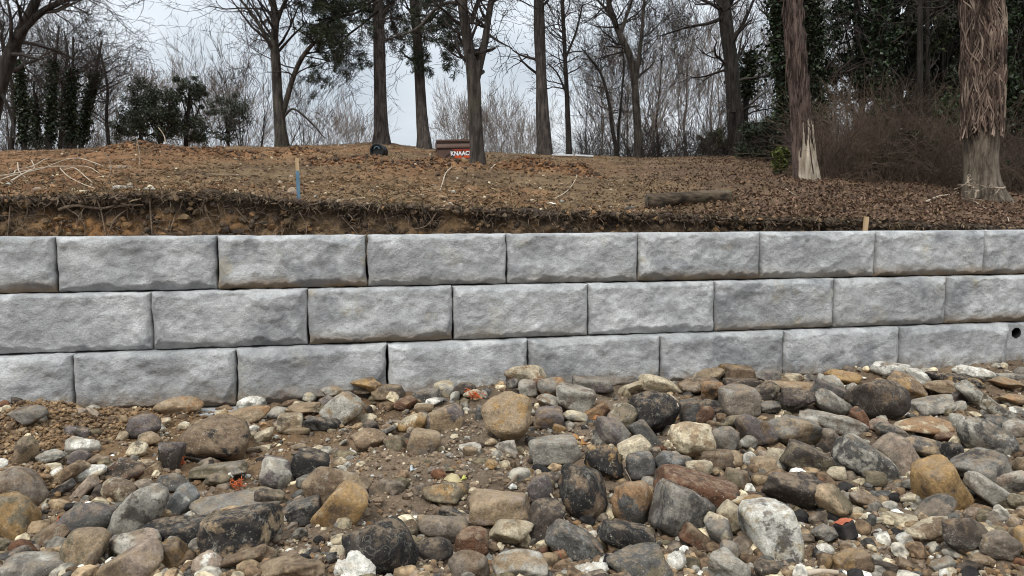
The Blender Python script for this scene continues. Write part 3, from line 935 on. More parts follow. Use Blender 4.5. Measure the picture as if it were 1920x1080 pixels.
tree('pine_tree', 'straight reddish grey pine trunk right of the small forked tree', (1020, 285),
     [[(1021, 287, 29), (1017, 200, 23), (1013, 100, 20), (1010, 0, 18), (1006, -120, 16), (1002, -260, 12), (999, -380, 7)]],
     M_PINE, 16, [(0, 6, 0.2, 0.5, 1.0, 2, BARE), (0, 16, 0.6, 0.98, 2.0, 2, BARE)], flare=0.2,
     extra=pine_extra([[(1003, -200, 5), (1060, -170, 4), (1100, -120, 3)], [(1004, -160, 5), (950, -130, 4), (910, -90, 3)]]))
tree('slender_tree', 'slender straight bare tree just right of the third pine trunk', (1067, 289),
     [[(1067, 290, 11), (1064, 200, 9), (1060, 120, 8), (1056, 40, 7), (1052, -30, 6), (1048, -120, 3)], [(1060, 110, 5), (1080, 60, 4), (1092, 10, 3)], [(1064, 180, 4), (1045, 140, 3), (1028, 120, 2)]],
     M_DARKBARK, 17, [(0, 26, 0.2, 0.95, 0.9, 3, TW), (1, 8, 0.2, 1, 0.8, 2, TW), (2, 8, 0.2, 1, 0.8, 2, TW)], flare=0.2)
tree('crooked_tree', 'crooked bare tree with a bent trunk right of the slender one', (1196, 294),
     [[(1198, 296, 17), (1194, 220, 14), (1189, 150, 13), (1180, 105, 13), (1160, 60, 11), (1146, 20, 10), (1136, -25, 8), (1120, -100, 5)],
      [(1192, 150, 8), (1200, 90, 7), (1206, 30, 6), (1212, -40, 4)], [(1163, 66, 7), (1175, 30, 6), (1188, -10, 5), (1200, -60, 3)], [(1150, 30, 5), (1120, 0, 4), (1090, -30, 3)]],
     M_MIDBARK, 18, [(0, 24, 0.35, 0.95, 1.2, 3, TW), (1, 16, 0.2, 1, 1.1, 3, TW), (2, 12, 0.1, 1, 1.1, 3, TW), (3, 10, 0.1, 1, 1, 3, TW)], flare=0.2)
tree('double_tree', 'thin twin-stemmed bare tree left of the crooked trunk', (1158, 292),
     [[(1158, 293, 8), (1148, 240, 7), (1142, 190, 6), (1128, 140, 5), (1108, 110, 4), (1090, 90, 2)], [(1159, 285, 6), (1160, 240, 5), (1166, 180, 4), (1170, 120, 3), (1166, 80, 2)]],
     M_DARKBARK, 19, [(0, 20, 0.3, 1, 0.9, 3, TW), (1, 18, 0.2, 1, 0.9, 3, TW)], flare=0.3)
tree('dark_tree', 'thick dark bare trunk at the edge of the wood on the crest', (1386, 288),
     [[(1388, 291, 40), (1379, 225, 28), (1372, 120, 25), (1364, 50, 25), (1358, -20, 23), (1350, -120, 18), (1342, -240, 10)], [(1356, 34, 8), (1326, 44, 6), (1290, 50, 4), (1240, 66, 2)],
      [(1368, 80, 7), (1395, 40, 5), (1410, 0, 4)]],
     M_DARKBARK, 20, [(0, 16, 0.15, 0.6, 1.2, 3, TW), (1, 14, 0.2, 1, 1.0, 3, TW), (2, 10, 0.1, 1, 1.0, 3, TW), (0, 16, 0.6, 1, 2.0, 3, TW)], flare=0.2)

def ivy_sleeve(t0, t1, n, spread, size=0.09, a=G1, b_=G2, top=0.0):
    def f(root, b, limbs, rng, Y, out):
        P, R = limbs[0]; k = len(P)
        t = rng.uniform(t0, t1, n) * (k - 1); i = np.clip(t.astype(int), 0, k - 2); fr = (t - i)[:, None]
        q = P[i] * (1 - fr) + P[i + 1] * fr; r = R[i]
        ang = rng.uniform(0, 2 * math.pi, n)
        tt = t / (k - 1)
        lump = 1 + 0.7 * fbm(np.stack([tt * 9 + Y, np.cos(ang) * 1.2, np.sin(ang) * 1.2], -1), 3, 5)
        rad = r + np.abs(rng.normal(0, spread, n)) * np.clip(lump, 0.1, 3) * (1 + top * (tt - t0) / (t1 - t0 + 1e-6))
        q = q + np.stack([np.cos(ang) * rad, np.sin(ang) * rad, rng.normal(0, 0.05, n)], -1) - b
        g = Geo(); g.leaves(q, rng.uniform(0.7, 1.3, n) * size, 0.4, 0.8, rng, tones(n, a, b_, rng))
        link('ivy', g.build('ivy', False), M_LEAF, root)
    return f
tree('ivy_topped_tree', 'thin dark tree with an ivy tuft on top, right of the dark trunk', (1394, 288),
     [[(1394, 290, 12), (1397, 230, 11), (1399, 180, 10), (1405, 130, 9), (1408, 96, 6)], [(1403, 130, 5), (1420, 105, 4), (1428, 95, 3)]],
     M_DARKBARK, 21, [(0, 14, 0.3, 1, 0.9, 2, TW)], Y=24.0, extra=ivy_sleeve(0.55, 1.0, 1500, 0.14, 0.11, (0.02, 0.028, 0.014), (0.06, 0.075, 0.035), 2.0))
tree('ivy_clad_tree', 'tall trunk wrapped in dark ivy, left behind the barkless-footed tree', (1482, 310),
     [[(1484, 312, 22), (1474, 200, 21), (1466, 100, 20), (1460, 20, 20), (1455, -60, 19), (1448, -180, 14)]],
     M_DARKBARK, 22, [(0, 12, 0.3, 1, 1.2, 2, TW)], Y=18.5, extra=ivy_sleeve(0.15, 0.95, 5200, 0.12, 0.10))
tree('ivy_clad_tree', 'wide ivy covered trunk, right behind the barkless-footed tree', (1538, 318),
     [[(1538, 320, 30), (1530, 200, 28), (1522, 100, 26), (1514, 0, 25), (1508, -80, 22)]],
     M_DARKBARK, 23, [(0, 12, 0.3, 1, 1.2, 2, TW)], Y=18.0, extra=ivy_sleeve(0.2, 0.95, 4200, 0.09, 0.09, (0.015, 0.022, 0.011), (0.038, 0.050, 0.024)))

# -- the tree with a pale barkless foot
def bare_foot(root, b, limbs, rng, Y, out):
    P, R = limbs[0]
    g = Geo()
    # a long tongue of bare wood set 6 mm proud of the trunk on the side that has lost its bark
    k = 34; na = 19
    t = np.linspace(0.0, 0.225, k) * (len(P) - 1); i = np.clip(t.astype(int), 0, len(P) - 2); fr = (t - i)[:, None]
    C = P[i] * (1 - fr) + P[i + 1] * fr; Rr = (R[i] * (1 - fr[:, 0]) + R[i + 1] * fr[:, 0])
    hgt = np.linspace(0, 1, k)
    half = 1.0 - 0.25 * hgt + 0.14 * fbm(np.stack([hgt * 14, hgt * 0, hgt * 0], -1), 3, 3)
    A = -math.pi / 2 + 0.10 + np.linspace(-1, 1, na)[None, :] * np.clip(half, 0.05, 2)[:, None]
    fl = 1 + 0.16 * np.exp(-np.maximum(hgt * (C[-1, 2] - C[0, 2]) - 0.10, 0) / 0.2)[:, None] * 0.6
    rr = Rr[:, None] * (1.03 * fl + 0.05 * fbm(np.stack([A * 4, hgt[:, None] * 3 + 0 * A, 0 * A], -1), 3, 9)) + 0.012
    rr[:, [0, -1]] *= 0.9
    V = C[:, None, :] + np.stack([np.cos(A) * rr, np.sin(A) * rr, 0 * A], -1) - b
    I = np.arange(k * na).reshape(k, na)
    Fw = np.stack([I[:-1, :-1], I[:-1, 1:], I[1:, 1:], I[1:, :-1]], -1)
    top = 0.66 + 0.34 * fbm(np.stack([np.arange(na - 1) * 0.55, np.zeros(na - 1), np.zeros(na - 1)], -1), 3, 12)
    ok = hgt[:-1, None] < np.clip(top, 0.35, 1.0)[None, :]
    ok &= ~((np.arange(na - 1)[None, :] == 9) & (hgt[:-1, None] > 0.12) & (hgt[:-1, None] < 0.6))
    g.add(V.reshape(-1, 3), Fw[ok].reshape(-1, 4))
    link('bare_wood', g.build('bare_wood'), M_BAREWOOD, root)
    # loose bark strips hanging on the stem
    polys = []
    for j in range(170):
        tt = rng.uniform(0.16, 0.9) * (len(P) - 1); ii = min(int(tt), len(P) - 2); a = rng.uniform(-math.pi, 0.3)
        L = rng.uniform(0.15, 0.6); c = P[ii] + (P[ii + 1] - P[ii]) * (tt - ii)
        rad = R[ii] * 1.04
        z = np.linspace(0, -L, 5); aa = a + np.cumsum(rng.normal(0, 0.05, 5)); off = rad + np.abs(np.cumsum(rng.normal(0.002, 0.008, 5)))
        polys.append((np.stack([c[0] + np.cos(aa) * off, c[1] + np.sin(aa) * off, c[2] + z], -1) - b, np.array([0.004, 0.013, 0.016, 0.012, 0.004]) * rng.uniform(0.6, 1.3)))
    g = Geo(); g.tubes(polys, 4)
    link('bark_strips', tag_mesh(g.build('bark_strips')), M_PEEL, root)['kind'] = 'stuff'
def tag_mesh(m): return m
tree('peeling_tree', 'large trunk with peeling reddish bark and a pale barkless foot', (1512, 337),
     [[(1512, 340, 46), (1508, 300, 42), (1503, 240, 40), (1496, 150, 37), (1489, 80, 35), (1482, 0, 32), (1474, -100, 28), (1466, -220, 20)]],
     M_PEEL, 24, [(0, 10, 0.55, 1, 1.2, 2, TW)], extra=bare_foot, flare=0.12, sides=18)

# -- the big oak trunk sheathed in hairy vines
M_VINEPALE = simple('torn_wood', (0.20, 0.155, 0.115), (0.36, 0.29, 0.22), 20, 0.9, 60, 0.4)
def vine_sheath(root, b, limbs, rng, Y, out):
    P, R = limbs[0]; L = np.r_[0, np.cumsum(np.linalg.norm(np.diff(P, axis=0), axis=1))]
    polys = []
    n = 430
    z_lo = at(1836, 252, Y)[2]
    for j in range(n):
        a = rng.uniform(0, 2 * math.pi); k = 26
        zz0 = z_lo + rng.uniform(-0.09, 0.25) + (rng.uniform(0, 2.2) if j > 330 else 0)
        zz1 = zz0 + rng.uniform(1.2, 4.2)
        z = np.linspace(zz0, zz1, k)
        c = np.stack([np.interp(z, P[:, 2], P[:, 0]), np.interp(z, P[:, 2], P[:, 1]), z], -1)
        rr = np.interp(z, P[:, 2], R)
        aa = a + 0.50 * fbm(np.stack([z * 1.7 + j * 3.1, 0 * z, 0 * z], -1), 3, 5) + rng.normal(0, 0.012, k)
        off = rr * 1.0 + 0.012 + rng.uniform(0, 0.035) + 0.040 * np.abs(fbm(np.stack([z * 2.3 + j * 1.7, 0 * z + 3, 0 * z], -1), 2, 6))
        pr = rng.uniform(0.004, 0.015) * (0.8 + 0.4 * rng.random(k))
        polys.append((np.stack([c[:, 0] + np.cos(aa) * off, c[:, 1] + np.sin(aa) * off, z], -1) - b, pr))
    g = Geo()
    for q_, tn in enumerate(((.055, .036, .027), (.10, .066, .050), (.17, .12, .092), (.25, .19, .145), (.085, .058, .045))): g.tubes(polys[q_::5], 5, np.array(tn))  # tone spread per vine; highlights and dark gaps are put into the colour
    link('vine', g.build('vine'), M_VINE, root)['kind'] = 'stuff'
    # pale torn roots at the foot
    for (x0, y0, x1, y1) in ((1826, 352, 1812, 364), (1820, 356, 1803, 362), (1834, 358, 1822, 372), (1886, 352, 1878, 386)):
        p0, p1 = at(x0, y0, Y - 0.5), at(x1, y1, Y - 0.75); p1[2] = max(p1[2], float(terr([p1[0]], [p1[1]])[0]))
        mid = (p0 + p1) / 2 + np.array([rng.uniform(-.04, .04), -0.05, 0.05])
        oo = []; dd = p1 - p0; dd = dd / np.linalg.norm(dd) + np.array([0, 0, 0.5]); grow(oo, p0, dd / np.linalg.norm(dd), 0.22, 0.022, 2, rng, up=-0.25, spread=0.9, kids=(2, 3), wig=0.5, rmin=0.006, ratio=0.8)
        gg = Geo(); gg.tubes([(p_ - b, r_) for p_, r_ in oo], 6)
        link('torn_root', gg.build('torn_root'), M_VINEPALE, root)
tree('vine_clad_tree', 'thick trunk sheathed in hairy brown vines, cut off above a bare grey foot', (1846, 376),
     [[(1850, 380, 74), (1842, 350, 63), (1838, 300, 56), (1836, 250, 53), (1836, 100, 53), (1834, 0, 53), (1832, -100, 48), (1828, -220, 38)]],
     M_OAKBARK, 25, [(0, 14, 0.5, 1, 1.3, 3, TW)], extra=vine_sheath, flare=0.30, sides=20)

# -- ivy clad stems at the far left
for k, (label, bx, guide, n) in enumerate((
        ('ivy covered stem nearest the left leaning tree', 46, [(46, 282, 9), (44, 220, 8), (42, 165, 7), (40, 110, 5), (44, 50, 3)], 1500),
        ('ivy covered stem second from left, below bare twigs', 92, [(92, 282, 9), (96, 220, 8), (98, 150, 7), (104, 100, 5), (112, 50, 3)], 1700),
        ('ivy covered straight stem third from left', 132, [(132, 280, 9), (134, 220, 9), (134, 165, 8), (136, 120, 5), (140, 70, 3)], 1700),
        ('ivy covered stem leaning right, fourth from left', 152, [(150, 278, 9), (158, 230, 9), (170, 180, 8), (182, 130, 6), (196, 80, 3)], 1900),
        ('short ivy clump at the foot of the left stems', 70, [(70, 284, 8), (68, 240, 7), (64, 190, 5), (60, 150, 3)], 1300))):
    tree('ivy_tree', label, (bx, 282), [guide], M_DARKBARK, 40 + k, [(0, 16, 0.4, 1, 1.3, 3, TW)], Y=23.0 + 0.7 * k,
         extra=ivy_sleeve(0.0, 0.72, n, 0.075, 0.10, (0.012, 0.018, 0.010), (0.040, 0.055, 0.026)), flare=0.1, sides=8)
for k, (label, pts) in enumerate((
        ('bare spreading tree behind the left ivy stems', [(20, 285, 8), (26, 220, 7), (22, 160, 6), (10, 90, 4), (4, 40, 2)]),
        ('upright bare tree between the ivy stems at left', [(112, 284, 8), (118, 210, 7), (120, 150, 6), (128, 100, 4), (126, 60, 2)]),
        ('bare tree with fine twigs right of the ivy stems', [(205, 282, 8), (200, 220, 6), (204, 170, 5), (196, 120, 4), (190, 90, 2)]))):
    tree('bare_tree', label, pts[0][:2], [pts], M_DARKBARK, 60 + k, [(0, 22, 0.2, 1, 1.25, 3, TW)], Y=25.5 + k, flare=0.1, sides=7)

# -- evergreens beyond the crest on the left
def crown_cloud(rng, c, rad, n, lumps, seed):
    """leaf positions in a lumpy crown: many small clumps, gaps between"""
    c = np.array(c); rad = np.array(rad)
    cl = rng.normal(0, 1, (lumps, 3)); cl /= np.linalg.norm(cl, axis=1, keepdims=True); cl *= rng.uniform(0.25, 1.0, (lumps, 1)) ** 0.5
    w = rng.uniform(0.08, 0.26, lumps)
    j = rng.integers(0, lumps, n)
    q = cl[j] + rng.normal(0, 1, (n, 3)) * w[j][:, None] * 0.6
    return c + q * rad

def evergreen(name, label, base, Y, stems, crowns, seed, n, size, group=None, a=G1, b_=G2, asp=0.5, lumps=46, twig=None, cat='tree'):
    rng = np.random.default_rng(seed)
    b = at(base[0], base[1], Y); b[2] = float(terr([b[0]], [b[1]])[0])
    root = tag(empty(name, tuple(b)), label, cat, group)
    g = Geo(); limbs = []
    for s in stems:
        P, R = limb3d(s, Y, rng, 0.2); P[0, 2] = min(P[0, 2], b[2] - 0.1); limbs.append((P, R)); g.tubes([(P - b, R)], 7)
    Q = []
    for (px, py, wx, wy, share) in crowns:
        c = at(px, py, Y); q = crown_cloud(rng, c, (wx * Y / FPX / 2, wx * Y / FPX / 2, wy * Y / FPX / 2), int(n * share), lumps, seed)
        Q.append(q)
        # limbs running out into the crown
        P, R = limbs[0]
        o = []
        for j in range(14):
            e = q[rng.integers(0, len(q))]; i = int(rng.uniform(0.3, 0.95) * (len(P) - 1))
            midp = (P[i] + e) / 2 + rng.normal(0, 0.12, 3)
            o.append((spline([P[i], midp, e], 6) - b, np.linspace(min(R[i] * 0.5, 0.05), 0.008, 6)))
        g.tubes(o, 4)
    link('trunk', g.build('trunk'), twig or M_DARKBARK, root)
    Q = np.concatenate(Q) - b
    g = Geo(); g.leaves(Q, rng.uniform(0.7, 1.3, len(Q)) * size, 0.5, asp, rng, tones(len(Q), a, b_, rng))
    link('crown', g.build('crown', False), M_LEAF, root)
    return root
DG1, DG2 = (0.026, 0.033, 0.022), (0.080, 0.094, 0.058)  # distant greens, lightened so the colour carries the haze
evergreen('evergreen_tree', 'round evergreen left of the pair behind the left crest', (262, 282), 29, [[(262, 284, 8), (264, 240, 7), (258, 200, 5), (256, 170, 3)]],
          [(268, 180, 70, 70, 0.5), (250, 235, 90, 70, 0.5)], 71, 8000, 0.085, a=DG1, b_=DG2, lumps=30)
evergreen('evergreen_tree', 'dense dark evergreen in the middle behind the left crest', (300, 280), 27, [[(300, 282, 10), (302, 240, 8), (300, 200, 6)], [(300, 270, 6), (320, 230, 5), (328, 190, 3)]],
          [(288, 232, 100, 90, 0.55), (310, 200, 70, 80, 0.45)], 72, 9500, 0.085, a=DG1, b_=DG2, lumps=34)
evergreen('evergreen_tree', 'tall evergreen with a ragged top behind the left crest', (348, 282), 28, [[(348, 284, 9), (350, 230, 7), (354, 180, 5), (352, 150, 3)]],
          [(354, 172, 66, 60, 0.5), (350, 228, 84, 90, 0.5)], 73, 8500, 0.085, a=DG1, b_=DG2, lumps=30)
evergreen('rounded_pine', 'small round-topped pine right of the evergreens, with a visible trunk', (428, 282), 33, [[(428, 284, 6), (428, 240, 5), (430, 200, 3)]],
          [(432, 208, 86, 62, 0.85), (428, 250, 60, 30, 0.15)], 74, 6000, 0.085, a=(0.035, 0.045, 0.032), b_=(0.085, 0.098, 0.066), lumps=40)

# -- bare trees far beyond the crest: a handful of shapes, each tree an object of its own
def far_template(seed, H, kind):
    rng = np.random.default_rng(seed)
    out = []; trunk = []
    if kind == 'fan':
        for j in range(6):
            d = np.array([rng.normal(0, 0.34), rng.normal(0, 0.34), 1.0]); d /= np.linalg.norm(d)
            grow(out, (0, 0, -0.4), d, H * 0.62, 0.055, 4, rng, up=0.05, spread=0.42, kids=(3, 4), wig=0.10, rmin=0.008, ratio=0.56)
        trunk = out[:1]
    else:
        k = 9; P = np.stack([np.cumsum(rng.normal(0, 0.07, k)), np.cumsum(rng.normal(0, 0.07, k)), np.linspace(-0.5, H * 0.9, k)], -1)
        R = np.linspace(0.10, 0.018, k); trunk = [(P, R)]
        PS = spline(P, 20); RS = np.linspace(0.10, 0.018, 20)
        along(PS, RS, rng, 26, 0.25 if kind == 'tall' else 0.12, 1.0, out, H * 0.26, 3, r_scale=0.42, flat=0.5, up=0.35, spread=0.5, kids=(3, 4), wig=0.16, rmin=0.009, ratio=0.58)
    g = Geo(); g.tubes(trunk, 6); mt = g.build('trunk')
    g = Geo(); g.tubes([(p, r) for p, r in out if len(p) == 5], 3); g.tubes([(p, r) for p, r in out if len(p) == 4], 3); mc = g.build('crown')
    return mt, mc
TEMPL = [far_template(200 + i, 9.0, ('tall', 'fan', 'low')[i % 3]) for i in range(6)]
frng = np.random.default_rng(99)
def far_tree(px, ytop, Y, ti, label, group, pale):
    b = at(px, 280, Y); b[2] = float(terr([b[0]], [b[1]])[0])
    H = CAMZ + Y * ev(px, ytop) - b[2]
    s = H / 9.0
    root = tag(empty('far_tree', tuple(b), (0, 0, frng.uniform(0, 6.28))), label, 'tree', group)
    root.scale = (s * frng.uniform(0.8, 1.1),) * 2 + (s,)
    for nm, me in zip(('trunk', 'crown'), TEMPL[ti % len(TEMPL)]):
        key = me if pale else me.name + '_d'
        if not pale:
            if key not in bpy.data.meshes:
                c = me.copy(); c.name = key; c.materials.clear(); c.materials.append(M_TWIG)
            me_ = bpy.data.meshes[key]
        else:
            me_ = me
            if not me_.materials: me_.materials.append(M_HAZETWIG)
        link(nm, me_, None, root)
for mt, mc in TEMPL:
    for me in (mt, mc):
        me.materials.append(M_HAZETWIG)
ORD = 'first second third fourth fifth sixth seventh eighth ninth tenth eleventh twelfth thirteenth fourteenth fifteenth sixteenth seventeenth eighteenth'.split()
def far_row(n, x0, x1, jit, y0, y1, Y0_, Y1_, kinds, label, group, pale):
    pxs = sorted(np.linspace(x0, x1, n) + frng.uniform(-jit, jit, n))
    for i, px in enumerate(pxs):
        far_tree(px, frng.uniform(y0, y1), frng.uniform(Y0_, Y1_), kinds[i % len(kinds)], label.replace('#', ORD[i]), group, pale(i))
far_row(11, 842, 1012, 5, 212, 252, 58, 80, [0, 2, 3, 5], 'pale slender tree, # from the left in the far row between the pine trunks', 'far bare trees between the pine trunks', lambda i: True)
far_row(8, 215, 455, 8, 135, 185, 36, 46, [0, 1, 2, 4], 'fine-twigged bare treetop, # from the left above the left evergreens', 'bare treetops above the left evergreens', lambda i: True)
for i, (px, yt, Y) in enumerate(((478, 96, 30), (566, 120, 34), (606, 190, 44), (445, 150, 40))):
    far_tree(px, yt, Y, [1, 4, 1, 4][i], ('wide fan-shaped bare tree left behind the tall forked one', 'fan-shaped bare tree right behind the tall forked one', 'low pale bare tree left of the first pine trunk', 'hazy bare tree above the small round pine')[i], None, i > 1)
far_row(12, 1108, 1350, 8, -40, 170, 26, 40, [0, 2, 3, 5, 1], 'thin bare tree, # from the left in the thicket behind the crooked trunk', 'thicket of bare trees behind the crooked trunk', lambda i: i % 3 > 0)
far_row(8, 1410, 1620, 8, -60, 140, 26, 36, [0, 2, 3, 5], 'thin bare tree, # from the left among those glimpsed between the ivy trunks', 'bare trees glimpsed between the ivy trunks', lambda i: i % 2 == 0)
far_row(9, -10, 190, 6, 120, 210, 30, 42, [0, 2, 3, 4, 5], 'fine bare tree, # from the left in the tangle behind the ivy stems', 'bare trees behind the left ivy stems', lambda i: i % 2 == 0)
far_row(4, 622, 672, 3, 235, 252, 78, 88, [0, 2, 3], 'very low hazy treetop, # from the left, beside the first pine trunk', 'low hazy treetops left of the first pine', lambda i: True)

# -- the dark wood on the right
evergreen('holly_tree', 'dark broad-leaved evergreen with glossy leaves against the sky', (1620, 330), 19, [[(1622, 330, 12), (1618, 220, 11), (1616, 100, 9), (1612, 0, 7), (1608, -90, 4)]],
          [(1606, 60, 150, 130, 0.30), (1616, -40, 140, 140, 0.2), (1600, 150, 120, 110, 0.24), (1650, 120, 110, 130, 0.26)], 81, 10500, 0.115, lumps=40)
evergreen('holly_tree', 'second dark evergreen behind the brush, right of the first', (1690, 330), 20.5, [[(1692, 330, 16), (1690, 220, 15), (1684, 100, 13), (1680, 0, 11), (1676, -90, 8)]],
          [(1690, 60, 140, 150, 0.35), (1700, -50, 150, 140, 0.25), (1700, 180, 130, 130, 0.4)], 82, 11500, 0.12, a=(0.010, 0.016, 0.009), b_=(0.034, 0.048, 0.022), lumps=44)
evergreen('evergreen_tree', 'dark evergreen left of the vine-sheathed trunk, touched with rust leaves', (1770, 335), 18.5, [[(1772, 335, 14), (1768, 220, 13), (1766, 100, 11), (1762, -20, 9)]],
          [(1764, 60, 130, 150, 0.35), (1760, -50, 140, 120, 0.2), (1770, 190, 130, 150, 0.45)], 83, 12000, 0.115, a=(0.014, 0.020, 0.010), b_=(0.060, 0.070, 0.028), lumps=44)
evergreen('evergreen_tree', 'dense dark evergreen at the right edge beyond the vine-sheathed trunk', (1905, 350), 16.0, [[(1905, 352, 14), (1902, 220, 12), (1900, 60, 10), (1898, -60, 8)]],
          [(1905, 60, 130, 170, 0.3), (1900, -50, 140, 120, 0.15), (1905, 190, 130, 170, 0.35), (1915, 300, 120, 90, 0.2)], 84, 13000, 0.11, a=(0.010, 0.016, 0.009), b_=(0.040, 0.054, 0.024), lumps=46)
evergreen('evergreen_tree', 'dark evergreen half hidden by the vine-sheathed trunk', (1835, 345), 19.5, [[(1835, 345, 12), (1833, 200, 11), (1830, 0, 9)]],
          [(1832, 40, 120, 170, 0.4), (1835, 190, 120, 170, 0.6)], 85, 6500, 0.15, a=(0.010, 0.015, 0.008), b_=(0.036, 0.048, 0.022), lumps=36)
for k, (px, w, Y, lab) in enumerate(((1652, 15, 17.6, 'dark ivy clad trunk inside the wood, left of the paired stems'), (1722, 12, 17.2, 'thin dark trunk deep in the wood behind the brown brush'), (1738, 9, 17.8, 'grey thin stem beside the dark trunk in the wood'),
                                     (1878, 10, 15.6, 'dark thin stem just right of the vine-sheathed trunk'))):
    tree('dark_tree', lab, (px, 345), [[(px + 2, 348, w), (px + 1, 240, w * 0.95), (px - 2, 120, w * 0.9), (px - 6, 0, w * 0.8), (px - 9, -90, w * 0.7)]], M_DARKBARK, 300 + k, [(0, 18, 0.25, 1, 1.0, 2, TW)], Y=Y,
         extra=(ivy_sleeve(0.25, 1.0, 2400, 0.12, 0.10) if k in (0, 3) else None), flare=0.2, sides=8)
# green bushes and the brown brush
for k, (lab, px, py, wx, wy, Y, n, a, b_) in enumerate((
        ('olive green bush at the crest left of the dark trunk', 1335, 270, 70, 50, 24, 2600, (0.05, 0.055, 0.02), (0.12, 0.12, 0.05)),
        ('dark green bush between the dark trunk and the peeling tree', 1440, 262, 120, 80, 20.5, 5200, (0.020, 0.030, 0.018), (0.065, 0.080, 0.045)),
        ('bright green leafy bush left of the vine-sheathed trunk', 1785, 225, 66, 90, 16.2, 3000, (0.020, 0.040, 0.015), (0.060, 0.100, 0.038)),
        ('low olive bush at the foot of the brown brush', 1625, 305, 130, 60, 15.6, 3600, (0.030, 0.034, 0.016), (0.075, 0.078, 0.038)),
        ('dark low bush right of the vine-sheathed trunk foot', 1908, 335, 80, 70, 14.4, 3000, (0.016, 0.024, 0.012), (0.055, 0.065, 0.030)),
        ('green-brown bush in the middle of the brown brush', 1690, 285, 110, 70, 15.4, 3000, (0.030, 0.034, 0.018), (0.085, 0.080, 0.042)),
        ('small yellow-green sprig bush at the foot of the peeling tree', 1465, 300, 34, 46, 15.0, 420, (0.05, 0.065, 0.015), (0.15, 0.17, 0.04)))):
    evergreen('bush', lab, (px, py + wy * 0.5), Y, [[(px, py + wy * 0.55, 4), (px - 3, py, 3), (px + 2, py - wy * 0.3, 2)]], [(px, py, wx, wy, 1.0)], 90 + k, n, 0.09, a=a, b_=b_, lumps=30, cat='bush')

def brush(name, label, n, x0, x1, y0, y1, Y0_, Y1_, Lr, mat_, seed, lean=0.5, r=0.004):
    """a thicket of arching stems nobody could count"""
    rng = np.random.default_rng(seed); polys = []
    PX = rng.uniform(x0, x1, n); YY = rng.uniform(Y0_, Y1_, n); XX = np.array([at(p_, 300, y_)[0] for p_, y_ in zip(PX, YY)]); ZZ = terr(XX, YY)
    for j in range(n):
        Y = YY[j]; z = ZZ[j]
        L = rng.uniform(*Lr); d = np.array([rng.normal(0, lean) * (0.5 + rng.random()), rng.normal(0, lean), 1.0]); d /= np.linalg.norm(d)
        p = np.array([XX[j], Y, z - 0.02]); pts = [p]
        sag = rng.uniform(0.0, 0.45)
        for i in range(5):
            d = d + np.array([rng.normal(0, 0.18), rng.normal(0, 0.18), -sag * 0.55]); d /= np.linalg.norm(d)
            p = p + d * L / 5; pts.append(p)
        polys.append((np.array(pts), np.linspace(r * 1.4, r * 0.6, 6)))
        for q in range(3):
            i = rng.integers(2, 5); dd = d + rng.normal(0, 0.7, 3); dd /= np.linalg.norm(dd)
            s_ = pts[i]; polys.append((np.array([s_, s_ + dd * L * 0.13, s_ + (dd + rng.normal(0, .3, 3)) * L * 0.25]), np.array([r * 0.8, r * 0.6, r * 0.4])))
    g = Geo(); g.tubes(polys, 3)
    return tag(link(name, g.build(name), mat_), label, None, None, 'stuff')
M_BRUSH = simple('brush_twig', (0.065, 0.046, 0.033), (0.15, 0.108, 0.078), 0.8, 0.95, bstr=0)
brush('undergrowth', 'brown tangled brush in front of the dark wood', 2700, 1530, 1850, 200, 345, 14.4, 18.5, (0.3, 2.5), M_BRUSH, 501)
brush('undergrowth', 'grey twiggy undergrowth below the bare thicket', 1500, 1080, 1480, 200, 300, 22, 26, (0.8, 2.0), M_TWIG, 502)
brush('undergrowth', 'twiggy undergrowth at the right edge', 700, 1840, 1990, 200, 360, 13.5, 15.5, (0.6, 1.5), M_BRUSH, 503)
brush('undergrowth', 'dark tangle below the left ivy stems', 900, -60, 250, 200, 300, 21, 25, (0.6, 1.8), M_TWIG, 504)
# the depth of the wood behind: a mass of leaves and stems
rng = np.random.default_rng(77)
Q = []
for (x0, x1, y0, y1, Ya, Yb_, n) in ((1700, 2020, -80, 340, 22, 27, 20000), (1600, 1710, 215, 330, 21, 25, 3000), (1400, 1560, 230, 310, 22.5, 25, 2500)):
    px = rng.uniform(x0, x1, n); py = rng.uniform(y0, y1, n); Y = rng.uniform(Ya, Yb_, n)
    k = fbm(np.stack([px * 0.02, py * 0.02, Y * 0.6], -1), 3, 9) > -0.35
    Q.append(np.array([at(a_, b_, c_) for a_, b_, c_ in zip(px[k], py[k], Y[k])]))
Q = np.concatenate(Q)
g = Geo(); g.leaves(Q, rng.uniform(0.14, 0.30, len(Q)), 0.4, 0.7, rng, tones(len(Q), (0.010, 0.014, 0.008), (0.038, 0.046, 0.022), rng))
tag(link('woods', g.build('woods', False), M_LEAF), 'dark mass of evergreen leaves deep in the wood', None, None, 'stuff')

# ------------------------------------------------------------------ stones of the rubble field
PAL = dict(tan=(.285, .208, .128), cream=(.50, .425, .295), white=(.68, .65, .57), grey=(.190, .172, .145), lgrey=(.345, .320, .268), slate=(.086, .081, .073),
           purple=(.122, .102, .095), black=(.024, .022, .021), dark=(.056, .044, .035), brown=(.150, .102, .063), rust=(.120, .060, .034), orange=(.275, .165, .085),
           ochre=(.29, .182, .078), olive=(.142, .116, .074), taupe=(.190, .153, .117), brick=(.30, .090, .048), pink=(.285, .218, .165), blue=(.165, .168, .160))
ADJ = dict(tan='tan', cream='cream', white='white', grey='grey', lgrey='light grey', slate='slate grey', purple='purplish grey', black='black', dark='dark brown', brown='brown', rust='rust brown',
           orange='orange tan', ochre='ochre', olive='olive brown', taupe='taupe', brick='brick red', pink='pinkish tan', blue='blue grey')
KINDW = dict(r='rounded cobble', a='angular stone', c='rough chunk', s='flat slab', b='blocky stone')
